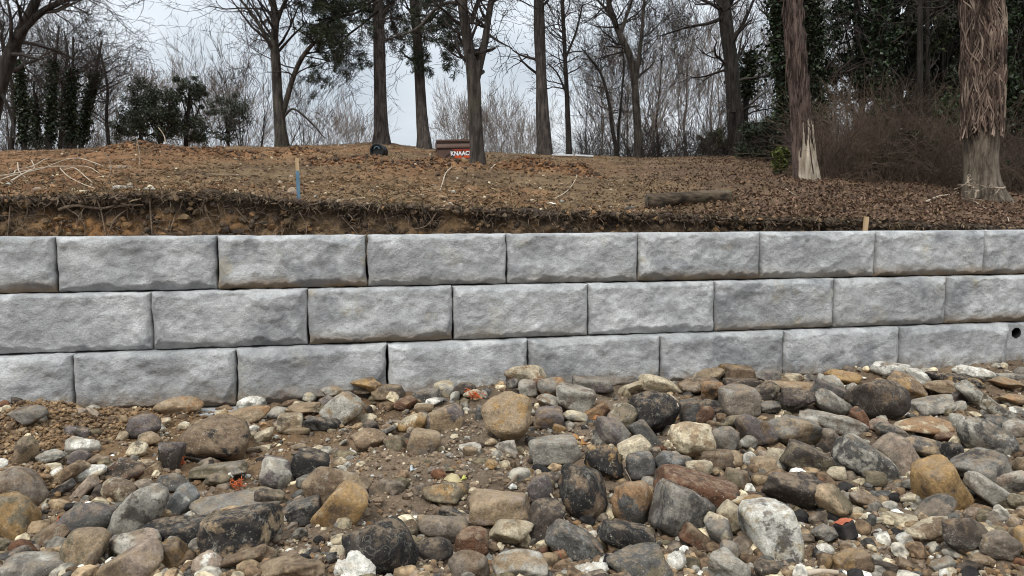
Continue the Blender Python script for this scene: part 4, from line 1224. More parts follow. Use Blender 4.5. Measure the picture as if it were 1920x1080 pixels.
# x y w h tilt kind colour/patch[:crust] | short name of a landmark | its label
ROCKS = """
56 778 66 36 4 a grey/brown:.3
150 772 24 16 0 r pink/tan
273 802 66 50 0 r purple/orange|two-toned boulder|two-toned purple and orange rounded boulder by the wall gap at left
282 823 46 30 0 a olive/tan
258 842 44 30 12 a cream/white
45 852 78 48 62 r tan/olive|upright egg-shaped tan stone|upright egg-shaped tan stone near the left edge
93 857 54 28 5 c white/lgrey
152 838 68 40 0 a lgrey/white|pale grey pyramid stone|pale grey pyramid-shaped broken stone on the left dirt
150 862 44 38 30 r purple/taupe
167 887 66 32 8 c white/cream|flat white oval stone|flat white oval stone lying left of a dark mossy boulder
233 883 84 50 0 r dark/rust|dark mossy boulder|low dark mossy boulder half sunk left of the big two-coloured boulder
185 865 38 26 0 r pink/brown
323 856 50 64 0 b dark/purple|dark upright block|dark brown upright blocky stone beside the big two-coloured boulder
105 888 26 24 0 a cream/white
97 876 38 18 0 r cream/tan
57 893 18 11 0 a white/cream
78 896 36 20 10 a orange/brown
4 870 26 22 0 r pink/white
125 892 84 24 36 s brown/tan
143 812 54 30 0 r dark/purple
228 820 28 20 30 a tan/cream
42 810 22 15 30 a tan/olive
275 868 32 14 0 a cream/tan
282 886 44 22 32 s tan/brown
335 762 88 38 3 r orange/tan|orange rounded boulder|orange-tan rounded boulder resting against the second bottom block
421 766 34 16 0 r brown/orange
472 757 54 30 0 c white/lgrey|white nodular stone|white nodular stone against the wall at a joint
463 781 90 36 14 r tan/orange
418 777 28 18 0 a ochre/cream
397 826 140 84 -6 r brown/black|big brown and charcoal boulder|big brown boulder with a charcoal patch, left of centre
373 858 68 28 -8 a lgrey/grey:.6
413 879 108 30 5 b olive/grey
522 893 86 62 -48 r purple/lgrey:.3|speckled purple oval|speckled purple-grey oval cobble lying tilted on the dirt
585 872 68 52 -10 b black/brown
545 792 54 36 5 b tan/cream
560 806 48 15 0 s tan/olive
604 794 68 32 -3 r black/slate|charcoal stone under the wall|charcoal rounded stone lying below a purple pebble near the wall
639 769 76 52 36 b lgrey/tan|speckled light grey boulder|speckled light grey slanting boulder close to the wall
570 766 70 26 2 c cream/tan
580 745 26 20 0 r lgrey/cream
612 755 30 26 0 r purple/slate
520 774 40 24 10 r blue/lgrey
542 756 32 14 10 a rust/brown
493 818 46 24 26 r cream/tan
473 805 26 14 20 r cream/white
474 816 20 16 0 r tan/cream
487 843 48 14 8 s brown/cream
636 908 118 74 -4 r brown/tan|dusty brown boulder|dusty brown boulder half buried in the middle dirt
595 842 28 14 10 a white/cream
427 897 26 12 40 s white/cream
407 899 52 26 5 a dark/olive
686 721 58 28 0 a brown/ochre
682 734 38 13 0 r tan/cream
726 735 58 30 0 b taupe/tan
624 736 44 26 0 r lgrey/tan
800 744 50 26 10 s slate/grey
815 753 38 16 6 a white/blue
834 731 40 36 20 a cream/lgrey
871 729 42 24 0 a dark/purple
887 738 38 18 0 r cream/tan
854 743 22 18 40 a white/lgrey
760 755 48 26 0 a rust/orange
795 765 38 18 0 b cream/tan
772 791 60 32 16 a ochre/cream|ochre broken stone|ochre broken stone with a sharp edge left of a tan boulder
837 786 68 58 0 b tan/purple|tan boulder with a grey top|tan boulder with a grey top standing above a squared stone
797 827 62 46 -3 b taupe/tan|squared taupe stone|squared taupe stone with rounded corners in the middle
695 826 80 46 -15 r tan/brown
724 808 42 12 28 s grey/lgrey
741 831 44 30 -10 r olive/brown
691 799 38 24 -10 r slate/black
686 785 42 18 10 a cream/tan
950 781 94 86 0 r tan/ochre|big tan boulder|biggest tan boulder, below the wall at the middle of the photo
898 778 38 13 82 s slate/blue
639 954 100 70 52 b ochre/brown|ochre slanting boulder|bright ochre slanting boulder left of the dark bottom boulder
560 961 96 42 16 s slate/black|dark slate slab|long dark slate slab between a two-toned boulder and the ochre one
504 936 58 40 -20 r olive/dark
713 1026 146 106 -14 r black/dark|huge charcoal boulder|huge charcoal boulder at the bottom edge behind a white chunk
668 1062 80 62 0 c white/white|bright white chunk|bright white broken chunk at the bottom edge
632 1036 28 26 0 a cream/white
640 1066 30 34 0 c white/cream
545 1064 134 48 4 r brown/tan
830 985 100 54 -18 r taupe/tan|kidney-shaped taupe stone|kidney-shaped smooth taupe stone right of the huge charcoal boulder
812 1030 74 44 0 r black/dark
887 1019 64 52 10 b rust/brown
835 924 88 46 -4 a olive/ochre
850 965 56 22 -20 b black/slate
938 947 116 56 0 b tan/pink|tan block with a purple end|broad tan block with a purple end beside black stones
960 997 86 54 8 a cream/tan|cream wedge stone|cream wedge-shaped stone below the broad tan block
880 1060 80 54 -10 r taupe/brown
975 1064 106 62 0 r lgrey/tan|round pale boulder at the bottom|round pale boulder with a white crust at the bottom edge
921 871 20 18 0 a ochre/black
765 992 38 38 30 a olive/brown
30 972 102 78 -50 r ochre/olive|olive gold boulder|olive gold rounded boulder cut by the left edge
172 971 104 70 14 r purple/slate:.2|slate purple flat cobble|flat slate-purple cobble with white scratches left of an egg-shaped stone
263 962 120 72 54 r lgrey/grey:.3|grey egg-shaped boulder|big speckled grey egg-shaped boulder leaning right
335 945 66 44 48 b blue/lgrey:.4|blue grey block|blue-grey angular block leaning on the egg-shaped boulder
163 1030 92 80 62 a tan/olive|tan pointed boulder|tan pointed boulder crusted with soil, bottom left
64 1064 130 64 12 r grey/lgrey:.5|large grey boulder at bottom left|large white-flecked grey boulder in the bottom left corner
252 1020 96 52 15 r lgrey/pink:.5
246 1060 112 66 36 b pink/tan|pinkish sloping slab|smooth pinkish-tan sloping stone at the bottom left
320 1042 56 50 20 b brown/ochre
391 1058 56 46 0 c white/pink
453 995 134 94 20 b black/tan:.7|black boulder with cream veins|black boulder with cream veins and a tan underside
331 998 122 46 4 s black/slate:.2|long black slab|long black slab below the blue-grey block
367 965 46 22 6 c cream/white
447 944 168 42 2 a olive/grey:.2
322 904 62 34 0 r slate/grey
222 920 66 46 -10 a cream/brown
115 918 52 20 36 b slate/purple
40 916 96 72 -20 r brown/taupe
92 1004 94 36 26 a brown/olive
22 1046 60 28 26 s taupe/grey
8 1022 44 30 0 r brown/olive
155 922 64 24 46 s pink/tan
185 922 24 15 0 a cream/white
211 1022 22 20 0 r black/slate
470 1042 104 48 14 r brown/olive
986 699 80 38 -8 r cream/orange|topmost cream boulder|cream and orange boulder highest up against the wall, at centre
967 713 42 34 40 a purple/lgrey:.5
990 728 36 30 0 b lgrey/taupe
1011 723 30 28 0 b pink/rust
1033 727 50 38 0 a grey/orange
1075 750 74 54 -14 b taupe/lgrey:.3
1112 720 76 30 -6 b grey/purple:.5|flat speckled grey stone|flat speckled grey stone lying against the wall's middle
1036 757 62 34 -6 a brown/lgrey
1030 785 52 42 0 b purple/brown
1117 772 52 22 22 s rust/orange
1078 780 48 24 -10 a lgrey/cream
1167 784 58 58 0 a taupe/olive
1228 776 96 78 0 a black/black|black angular boulder|large jet-black angular boulder just below the wall
1182 728 50 22 20 a cream/tan
1242 722 88 36 -12 a cream/tan|wide cream stone|wide cream stone lying on the black angular boulder
1145 809 76 48 -36 r grey/purple:.2|grey oval cobble|smooth grey oval cobble tilted down to the right
1188 839 64 34 20 b pink/cream
1213 821 80 36 -50 b slate/olive
1040 843 96 50 6 b lgrey/grey|flat-topped grey-green stone|flat-topped grey-green stone above the black oval boulder
1138 863 90 62 -30 a black/ochre
1200 874 56 50 20 b slate/blue
1258 866 68 42 -14 b slate/blue
1297 824 88 72 -4 c cream/tan|big cream chunk|big rough cream chunk with a ragged surface right of centre
1358 825 54 54 -20 r taupe/grey
1095 922 112 88 -68 r black/brown|black oval boulder|large black-brown oval boulder standing in the right of centre
1188 943 98 84 -50 r slate/orange:.4|grey boulder with a tan patch|dark boulder with a bright tan patch and black lower edge
1271 961 108 84 74 b slate/grey|grey tombstone boulder|tall slate-grey tombstone-shaped boulder
1308 917 156 62 -14 s rust/dark|rust brown slab|broad flat rust-brown slab behind the tombstone-shaped boulder
1310 882 50 36 0 a tan/cream
1378 898 56 46 0 r olive/brown
1342 862 64 36 0 b brown/taupe
1406 829 36 30 30 a lgrey/white
1375 862 36 34 -20 a tan/cream
1406 862 26 28 0 r white/lgrey
1432 873 48 30 10 b tan/brown
1382 836 18 20 0 a lgrey/taupe
1012 918 48 56 0 r purple/slate
1018 977 84 60 64 b dark/brown
1078 1018 110 44 -30 s slate/blue:.5|blue slate wedge|long blue-slate wedge with a white top edge, bottom centre
1175 1003 100 56 -18 b black/slate
1200 1058 126 66 -3 r slate/olive:.3|dark speckled boulder|large dark speckled boulder at the bottom edge right of centre
1050 1043 28 26 20 a orange/brick
1021 1034 24 22 0 a brick/rust
1362 1064 76 64 -10 r lgrey/taupe:.3
1306 1009 56 36 -32 b rust/brown
1350 995 66 56 -30 a grey/cream
1372 966 56 42 -46 b tan/cream
1403 946 70 42 0 a ochre/cream
1443 996 122 90 -76 b cream/white:.5|big white granite boulder|big upright whitish granite boulder, bottom right of centre
1322 953 32 42 0 a grey/slate
985 887 32 22 0 a ochre/tan
1034 898 42 26 0 a dark/slate
1219 905 36 24 0 c lgrey/taupe
1049 803 26 12 -20 s orange/ochre
1268 1052 36 40 0 c white/lgrey
1115 1068 54 28 10 c white/lgrey
1370 1033 48 38 -20 a taupe/grey
1438 1072 46 40 0 r dark/lgrey
1327 704 64 30 20 r tan/cream:.4
1382 701 62 34 -4 b brown/ochre
1339 735 46 40 0 r orange/brown|orange ball-shaped stone|orange ball-shaped stone near the wall, right of centre
1310 724 74 30 5 r brown/taupe:.4
1390 719 64 20 0 s dark/brown
1386 753 74 54 0 b taupe/grey|grey-brown dusty boulder|grey-brown dusty boulder right of the orange ball
1431 734 60 38 0 a dark/olive:.5
1485 724 96 26 -4 r orange/tan|long orange stone|long orange-tan stone lying flat below the wall at right
1487 708 44 18 0 r cream/tan
1497 751 74 48 -6 r dark/purple:.6|veined dark boulder|dark purple boulder streaked with white veins
1319 778 38 38 0 r rust/orange
1292 773 40 48 0 b slate/dark
1336 762 64 28 0 r black/slate
1380 792 78 34 8 r olive/black
1418 809 78 60 -40 a brown/purple|brown triangular stone|brown triangular flat-faced stone left of the long grey bar
1495 808 112 60 -18 r grey/tan:.4|grey boulder with a sandy patch|long grey boulder with a sandy patch below the veined one
1559 791 120 42 -15 r lgrey/taupe:.3|long pale grey bar|long pale grey bar-shaped stone slanting down to the right
1560 756 76 44 -26 r lgrey/grey:.4
1557 736 68 34 -20 b slate/purple
1582 709 62 30 -8 a ochre/orange
1560 715 40 24 -30 r cream/lgrey
1540 709 16 18 0 r cream/white
1520 709 28 14 0 a slate/white
1440 763 50 24 0 r grey/slate
1594 732 28 30 0 a pink/lgrey
1440 706 46 26 0 a grey/purple
1672 694 78 34 -4 r white/grey:.3|mottled white boulder|mottled white and grey boulder leaning on the wall at right
1648 749 110 78 -6 r dark/brown:.4|big dark mottled boulder|big dark mottled boulder, largest just below the wall at right
1702 728 86 46 -42 r brown/ochre|brown gold oval stone|brown and gold oval stone tilted steeply at right
1722 713 60 34 -46 c white/cream
1738 701 30 24 0 r lgrey/cream
1782 709 98 26 -10 r black/ochre:.3|long black stone|long black stone with an ochre end against the wall at right
1828 701 80 30 -10 c white/lgrey|white lumpy stone|white lumpy stone against the wall near the right edge
1893 719 78 26 -12 r orange/tan
1915 700 26 24 0 r tan/grey
1895 706 54 14 0 s grey/lgrey
1768 725 80 30 -4 r tan/rust:.3
1797 743 44 26 20 a purple/rust
1750 761 78 34 12 b grey/lgrey:.3
1838 750 88 30 -40 s lgrey/olive|broken concrete slab|broken grey concrete slab fragment sticking up at right
1880 776 78 22 -30 s lgrey/olive
1795 766 36 18 30 b lgrey/grey
1791 788 26 24 0 b lgrey/white
1700 758 22 13 -60 s white/lgrey
1730 799 108 38 2 a orange/cream|flat orange stone|flat orange-tan stone with a chipped lower edge at right
1868 795 54 34 -12 r slate/black
1853 827 124 62 -32 r slate/lgrey:.6|mottled dark slanting boulder|mottled dark slanting boulder by the right edge
1648 795 38 22 20 c brick/pink
1672 811 64 30 -22 a slate/taupe:.3
1615 791 54 24 -64 s rust/dark
1900 748 64 24 -5 r orange/tan
1908 769 38 15 -8 r white/grey
1777 821 50 24 0 a rust/brown
1907 809 54 46 0 r taupe/lgrey
1620 863 114 62 -36 b slate/lgrey:.7|white-streaked slate boulder|white-streaked dark slate boulder slanting below the pale bar
1686 859 86 62 -58 b taupe/pink:.4|taupe slanting block|taupe slanting block right of the white-streaked slate boulder
1733 840 84 42 -12 r slate/tan:.6
1786 849 34 40 0 b slate/black
1762 914 104 92 -56 b ochre/brown|big ochre boulder|big ochre-brown boulder in the right part of the rubble
1842 875 108 66 -10 a grey/slate:.3|grey ridged boulder|grey ridged boulder right of the big ochre one
1864 929 104 44 -30 b lgrey/grey:.4|long grey flat stone|long grey flat stone slanting right near the right edge
1899 905 66 54 0 r pink/lgrey:.4
1492 918 120 68 -6 r dark/purple:.2|dark stone with white crumbs|dark brown oval stone sprinkled with white crumbs
1558 940 78 58 -30 a olive/tan
1514 862 96 52 -18 b olive/dark
1457 855 40 32 0 a cream/white
1496 872 40 24 6 c white/lgrey
1571 887 42 30 -20 a cream/ochre
1594 877 56 20 -30 s cream/lgrey
1462 874 30 20 0 a cream/lgrey
1751 955 84 46 20 r taupe/slate
1742 996 90 46 8 r cream/brown|pale pointed stone|pale pointed stone dusted with soil, lower right
1808 1003 78 68 -20 r dark/brown|dark soil-stained boulder|dark soil-stained boulder right of the pale pointed stone
1596 1056 68 46 10 b brown/ochre
1547 1055 28 32 0 r ochre/brown
1607 959 28 18 0 a cream/lgrey
1625 968 22 15 0 a cream/white
1642 975 30 11 0 s cream/lgrey
1695 970 76 20 -8 a cream/tan
1668 949 30 20 0 r cream/lgrey
1707 935 50 22 6 a cream/brown
1697 1014 26 24 30 s white/lgrey
1546 1033 36 28 0 c white/cream
1544 999 48 34 0 c grey/blue
1647 998 16 14 0 a white/white
1901 985 24 34 10 a pink/tan
1877 1022 76 52 0 c taupe/tan
1914 1013 34 54 0 r ochre/brown
1914 941 48 32 0 r tan/olive
1918 870 28 34 0 r tan/orange
1829 962 42 22 0 a pink/brown
1818 940 18 22 0 a cream/grey
1620 937 64 30 -10 a brown/taupe
1766 1060 44 22 20 s tan/lgrey
1775 1074 32 24 20 a cream/white
1555 823 48 42 0 r brown/taupe
1640 898 40 30 0 r grey/olive
1470 985 30 22 10 a tan/brown
1585 1022 26 18 0 a taupe/cream
710 940 22 14 10 a brown/rust
690 1000 26 18 0 a taupe/cream
740 905 18 13 0 a lgrey/cream
880 845 30 18 0 a tan/brown
920 830 24 15 10 a tan/cream
870 890 20 15 0 a brown/ochre
345 800 26 16 0 a tan/cream
310 790 20 14 0 a cream/tan
370 795 24 14 12 r tan/brown
1700 1060 44 24 -20 a brown/taupe
1840 1050 50 26 0 a brown/tan
640 866 26 14 0 a tan/cream
660 850 18 12 0 a cream/white
560 838 30 14 0 a tan/taupe
1410 795 22 14 0 a tan/cream
"""
_ico = {}
def ico(sub):
    if sub not in _ico:
        bm = bmesh.new(); bmesh.ops.create_icosphere(bm, subdivisions=sub, radius=1.0)
        bm.verts.ensure_lookup_table()
        _ico[sub] = (np.array([v.co[:] for v in bm.verts]), np.array([[v.index for v in f.verts] for f in bm.faces]))
        bm.free()
    return _ico[sub]

def rock_verts(kind, rng, sub):
    p, F = ico(sub)
    p = p / np.linalg.norm(p, axis=1, keepdims=True)
    def rd(n):
        v = rng.normal(0, 1, (n, 3)); return v / np.linalg.norm(v, axis=1, keepdims=True)
    if kind == 'r': n_, d_, q = (rd(11), rng.uniform(0.66, 0.98, 11), 15) if rng.random() < 0.4 else (rd(10), rng.uniform(0.50, 0.92, 10), 30)
    elif kind == 'a': n_, d_, q = rd(12), rng.uniform(0.52, 0.90, 12), 46
    elif kind == 'c': n_, d_, q = rd(14), rng.uniform(0.66, 0.96, 14), 22
    else:
        ax = np.vstack([np.eye(3), -np.eye(3)]) + rng.normal(0, 0.13 if kind == 'b' else 0.08, (6, 3))
        ax /= np.linalg.norm(ax, axis=1, keepdims=True)
        n_ = np.vstack([ax, rd(7)]); d_ = np.r_[rng.uniform(0.58, 0.72, 6), rng.uniform(0.78, 0.98, 7)]; q = 22 if kind == 'b' else 34
    dot = p @ n_.T
    inv = np.where(dot > 1e-3, np.maximum(dot, 1e-3) / d_[None, :], 0)
    r = ((inv ** q).sum(1) + 1.0) ** (-1.0 / q)
    s = rng.uniform(0, 500)
    V = p * r[:, None]
    a1, a2, a3 = dict(r=(0.14, 0.022, 0.008), a=(0.07, 0.022, 0.012), c=(0.10, 0.085, 0.040), s=(0.06, 0.022, 0.012), b=(0.08, 0.022, 0.010))[kind]
    V = V * (1 + a1 * fbm(V * 1.3 + s, 2, 1) + a2 * fbm(V * 4.5 + s, 3, 2) + (a3 * fbm(V * 13 + s, 2, 3) if sub > 2 else 0))[:, None]
    lo, hi = V.min(0), V.max(0)
    return (V - (lo + hi) / 2) / ((hi - lo) / 2), F

def parse(s):
    base, _, cr = s.partition(':')
    a, _, b = base.partition('/')
    return PAL[a], PAL[b or a], float(cr or 0), a

rocks = []
for ln in ROCKS.strip().splitlines():
    parts = ln.split('|')
    x, y, w, h, ang, kind, colr = parts[0].split()
    rocks.append(dict(x=float(x), y=float(y), w=float(w) * 1.05, h=float(h) * 1.05, ang=float(ang), kind=kind, col=colr, short=parts[1].strip() if len(parts) > 1 else None, label=parts[2].strip() if len(parts) > 2 else None))

# labels for the lesser stones: look, then what they lie beside
marks = [r for r in rocks if r['short']]
used = set(r['label'] for r in marks)
def rel(r, m_):
    dx, dy = r['x'] - m_['x'], r['y'] - m_['y']
    if abs(dx) > abs(dy) * 1.3: return ('right of' if dx > 0 else 'left of')
    return ('in front of' if dy > 0 else 'behind')
def size_word(r):
    s = math.sqrt(r['w'] * r['h'])
    return 'tiny' if s < 19 else 'small' if s < 32 else 'medium' if s < 52 else 'large'
for r in rocks:
    if r['label']: continue
    a, _, b = r['col'].partition(':')[0].partition('/')
    look = f"{size_word(r)} {ADJ[a]} {KINDW[r['kind']]}"
    if r['w'] > 2.2 * r['h'] and r['kind'] != 's': look = f"{size_word(r)} long {ADJ[a]} {KINDW[r['kind']]}"
    near = sorted(marks, key=lambda m_: math.hypot(r['x'] - m_['x'], 1.6 * (r['y'] - m_['y'])))
    cand = [f"{look} {rel(r, near[0])} the {near[0]['short']}", f"{look} {rel(r, near[1])} the {near[1]['short']}"]
    if b != a:
        cand.append(f"{look}, partly {ADJ[b]}, {rel(r, near[0])} the {near[0]['short']}")
        cand.append(f"{look}, partly {ADJ[b]}, {rel(r, near[1])} the {near[1]['short']}")
    cand += [f"{look} {rel(r, near[2])} the {near[2]['short']}", f"{look} {rel(r, near[3])} the {near[3]['short']}", f"{look} {rel(r, near[4])} the {near[4]['short']}"]
    for c in cand:
        if c not in used and len(c.split()) <= 16: break
    used.add(c); r['label'] = c

def place_rock(r, i):
    rng = np.random.default_rng(1000 + i)
    ax, ah = r['w'], r['h']
    q = ghit(r['x'], r['y'], 0.0)
    # the stone's middle is a little above the ground it lies on
    hm = ah * q[1] / FPX
    wm = ax * q[1] / FPX
    q = ghit(r['x'], r['y'], (0.30 if r['x'] < 850 else 0.40) * hm)
    # keep clear of the wall
    dw = wdist(q[0], q[1]) - 0.225
    c_ = 0.42 * (hm + wm) * 0.5 * 2 * 0.5
    if dw < c_ * 0.9:
        k = 1.0
        for _ in range(60):
            k -= 0.004
            qq = at(r['x'], r['y'], q[1] * k)
            if wdist(qq[0], qq[1]) - 0.225 >= c_ * 0.9: break
        q = qq
    D = q[1]
    A = r['w'] * D / FPX / 2; B = r['h'] * D / FPX / 2
    kind = r['kind']
    ang = math.radians(r['ang'])
    C = (0.5 * A + 0.5 * B) * rng.uniform(0.85, 1.05)
    if kind == 's': C = max(C * 0.9, B)
    slope = 0.13                                     # sin^2 of the downward view
    if abs(r['ang']) < 30: B = math.sqrt(max(B * B - slope * C * C, (0.62 * B) ** 2) / (1 - slope))
    big = max(r['w'], r['h'])
    V, F = rock_verts(kind, rng, 4 if big > 46 else 3)
    V = V * np.array([A, C, B])
    me = mesh_np('stone', V, [F], True)
    o = link('stone', me, M_STONE, None, tuple(q), (rng.uniform(-0.12, 0.12), -ang, 0))
    ca, cb, cr, an = parse(r['col'])
    j = 1 + rng.normal(0, 0.08)
    o['stone_colour'] = tuple(float(v * j) for v in ca)
    o['patch_colour'] = tuple(float(v * j) for v in cb)
    o['patchiness'] = float(np.clip(rng.normal(0.50, 0.04), 0.42, 0.6)) - (0.05 if an in ('black', 'dark', 'purple') else 0.02 if r['short'] else 0.0)
    o['speckle'] = float(rng.uniform(0.35, 0.95))
    o['stain'] = float(np.clip(rng.normal(0.45, 0.35), 0, 1))
    o['crust'] = float(cr if cr else max(0, rng.normal(0.22, 0.18)))
    tag(o, r['label'], 'stone', 'stones of the rubble field')
    return o
for i, r in enumerate(rocks): place_rock(r, i)

M_RUB = simple('rubble_stone', (0.45, 0.44, 0.43), (1.45, 1.42, 1.36), 26, 0.88, 60, 0.7, 0.008, tone=True)
def rubble_pts(rng, n):
    px = rng.uniform(-420, 2340, n); py = 690 + 410 * rng.random(n) ** 0.95
    dens = np.clip((px - 780) / 350, 0.22, 1) * np.clip(1.25 - np.clip(py - 930, 0, 200) / 170 * (px > 1420), 0.3, 1)
    dens = np.maximum(dens, 1.0 * (py < 775))
    dens = np.maximum(dens, 0.6 * ((py > 900) & (px < 420)))
    k = rng.random(n) < dens; px, py = px[k], py[k]
    r = FWD[None] + RGT[None] * ((px - 960) / FPX)[:, None] + UPV[None] * ((540 - py) / FPX)[:, None]
    Y = np.clip(-CAMZ / (r[:, 2] / r[:, 1]), 2.2, 8.5); X = r[:, 0] / r[:, 1] * Y
    ok = wdist(X, Y) > 0.30
    X, Y = X[ok], Y[ok]
    return X, Y, ground_z(X, Y)

# -- gravel, crumbs and clods between the stones
def scatter(name, label, n, smin, smax, sub, seed, pal, wts, region='front', bias=2.2, sink=0.2, flat=(0.5, 1.0), matl=None):
    rng = np.random.default_rng(seed)
    p, F = ico(sub)
    if region == 'front':
        px = rng.uniform(-420, 2340, n); py = 690 + (1100 - 690) * rng.random(n) ** 0.9
        r = FWD[None] + RGT[None] * ((px - 960) / FPX)[:, None] + UPV[None] * ((540 - py) / FPX)[:, None]
        Y = np.clip(-CAMZ / (r[:, 2] / r[:, 1]), 2.2, 8.5); X = r[:, 0] / r[:, 1] * Y
        ok = wdist(X, Y) > 0.24
        X, Y = X[ok], Y[ok]; Z = ground_z(X, Y)
        keep = fbm2(X, Y, 1.6, 3, 51) + 0.25 * fbm2(X, Y, 7, 2, 52) > rng.uniform(-1.3, 0.25, len(X))
        X, Y, Z = X[keep], Y[keep], Z[keep]
    else:
        X, Y, Z = region(rng, n)
    n = len(X)
    sz = smin + (smax - smin) * rng.random(n) ** bias
    m = len(p)
    if not name == 'rubble': V = p[None] * (1 + rng.uniform(-0.32, 0.28, (n, m, 1)))
    else:
        bank_ = np.array([rock_verts(('rab' if seed == 610 else 'aaasc')[i % (3 if seed == 610 else 5)], np.random.default_rng(seed * 50 + i), sub)[0] for i in range(40)])
        V = bank_[rng.integers(0, 40, n)]
    ax = np.stack([rng.uniform(0.7, 1.4, n), rng.uniform(0.7, 1.2, n), rng.uniform(flat[0], flat[1], n)], -1)
    V = V * ax[:, None, :]
    # random rotation
    a = rng.uniform(0, 6.28, n); b = rng.normal(0, 0.5, n)
    ca, sa, cb, sb = np.cos(a), np.sin(a), np.cos(b), np.sin(b)
    x, y, z = V[..., 0], V[..., 1], V[..., 2]
    y, z = y * cb[:, None] - z * sb[:, None], y * sb[:, None] + z * cb[:, None]
    x, y = x * ca[:, None] - y * sa[:, None], x * sa[:, None] + y * ca[:, None]
    V = np.stack([x, y, z], -1) * sz[:, None, None] / 2
    V = V + np.stack([X, Y, Z + sz * sink], -1)[:, None, :]
    pal = np.array([PAL[c] if isinstance(c, str) else c for c in pal]); wts = np.array(wts, float); wts /= wts.sum()
    cc = pal[rng.choice(len(pal), n, p=wts)] * (1 + rng.normal(0, 0.18, (n, 1)))
    cc = np.repeat(cc.clip(0.01, 0.8), m, axis=0)
    Fa = (F[None] + (np.arange(n) * m)[:, None, None]).reshape(-1, 3)
    me = mesh_np(name, V.reshape(-1, 3), [Fa], seed == 610, cc)
    return tag(link(name, me, matl or M_PEBBLE), label, None, None, 'stuff')
RUBPAL = (['cream', 'tan', 'lgrey', 'brown', 'slate', 'dark', 'taupe', 'grey', 'black', 'olive', 'white', 'rust'], [3, 5, 3, 5, 2, 3, 4, 3, 1.5, 3, 0.7, 0.6])
scatter('rubble', 'small rounded stones packed between the larger ones', 1950, 0.035, 0.11, 2, 610, *RUBPAL, region=rubble_pts, bias=1.7, sink=0.12, matl=M_RUB)
scatter('rubble', 'sharp broken stones packed between the larger ones', 4200, 0.025, 0.11, 2, 611, *RUBPAL, region=rubble_pts, bias=1.7, sink=0.14, matl=M_RUB)
SOILC = (.185, .135, .092)
scatter('gravel', 'coarse broken gravel between the stones', 4600, 0.016, 0.055, 2, 601, ['cream', 'tan', 'lgrey', 'white', 'brown', 'slate', 'orange', 'taupe', 'grey'], [4, 5, 3, 1.5, 5, 2, 1, 4, 3], bias=2.0)
scatter('gravel', 'fine pale gravel and crumbs', 32000, 0.006, 0.026, 1, 602, ['cream', 'tan', 'lgrey', 'white', 'brown', 'taupe', SOILC], [2.5, 4, 2, 0.8, 5, 4, 7], bias=1.6)
scatter('dirt', 'loose clods of brown soil', 18000, 0.008, 0.05, 1, 603, [SOILC, (.15, .105, .068), (.22, .165, .115), (.20, .12, .06)], [5, 4, 3, 1.5], bias=2.2, sink=0.1, matl=M_PEBBLE)
def left_mounds(rng, n):
    q = []
    for (px, py, s_, k) in ((20, 812, 0.22, 0.30), (110, 798, 0.20, 0.25), (235, 785, 0.13, 0.15), (40, 912, 0.14, 0.1), (330, 775, 0.12, 0.08), (1870, 1040, 0.22, 0.12)):
        c = ghit(px, py); m_ = int(n * k); q.append(np.stack([rng.normal(c[0], s_, m_), rng.normal(c[1], s_, m_)], -1))
    q = np.concatenate(q); ok = wdist(q[:, 0], q[:, 1]) > 0.24; q = q[ok]
    return q[:, 0], q[:, 1], ground_z(q[:, 0], q[:, 1]) + rng.uniform(-0.01, 0.02, len(q))
scatter('dirt', 'crumbly clay clods heaped at the left foot of the wall', 5200, 0.008, 0.038, 1, 604, [(.20, .125, .065), (.15, .10, .06), (.25, .165, .09), (.27, .19, .11)], [4, 3, 3, 1], region=left_mounds, bias=1.6, sink=0.15)

# ------------------------------------------------------------------ things on the hillside
def onhill(px, py, lift=0.0):
    q = hit(px, py); q[2] = float(terr([q[0]], [q[1]])[0]) + lift
    return q

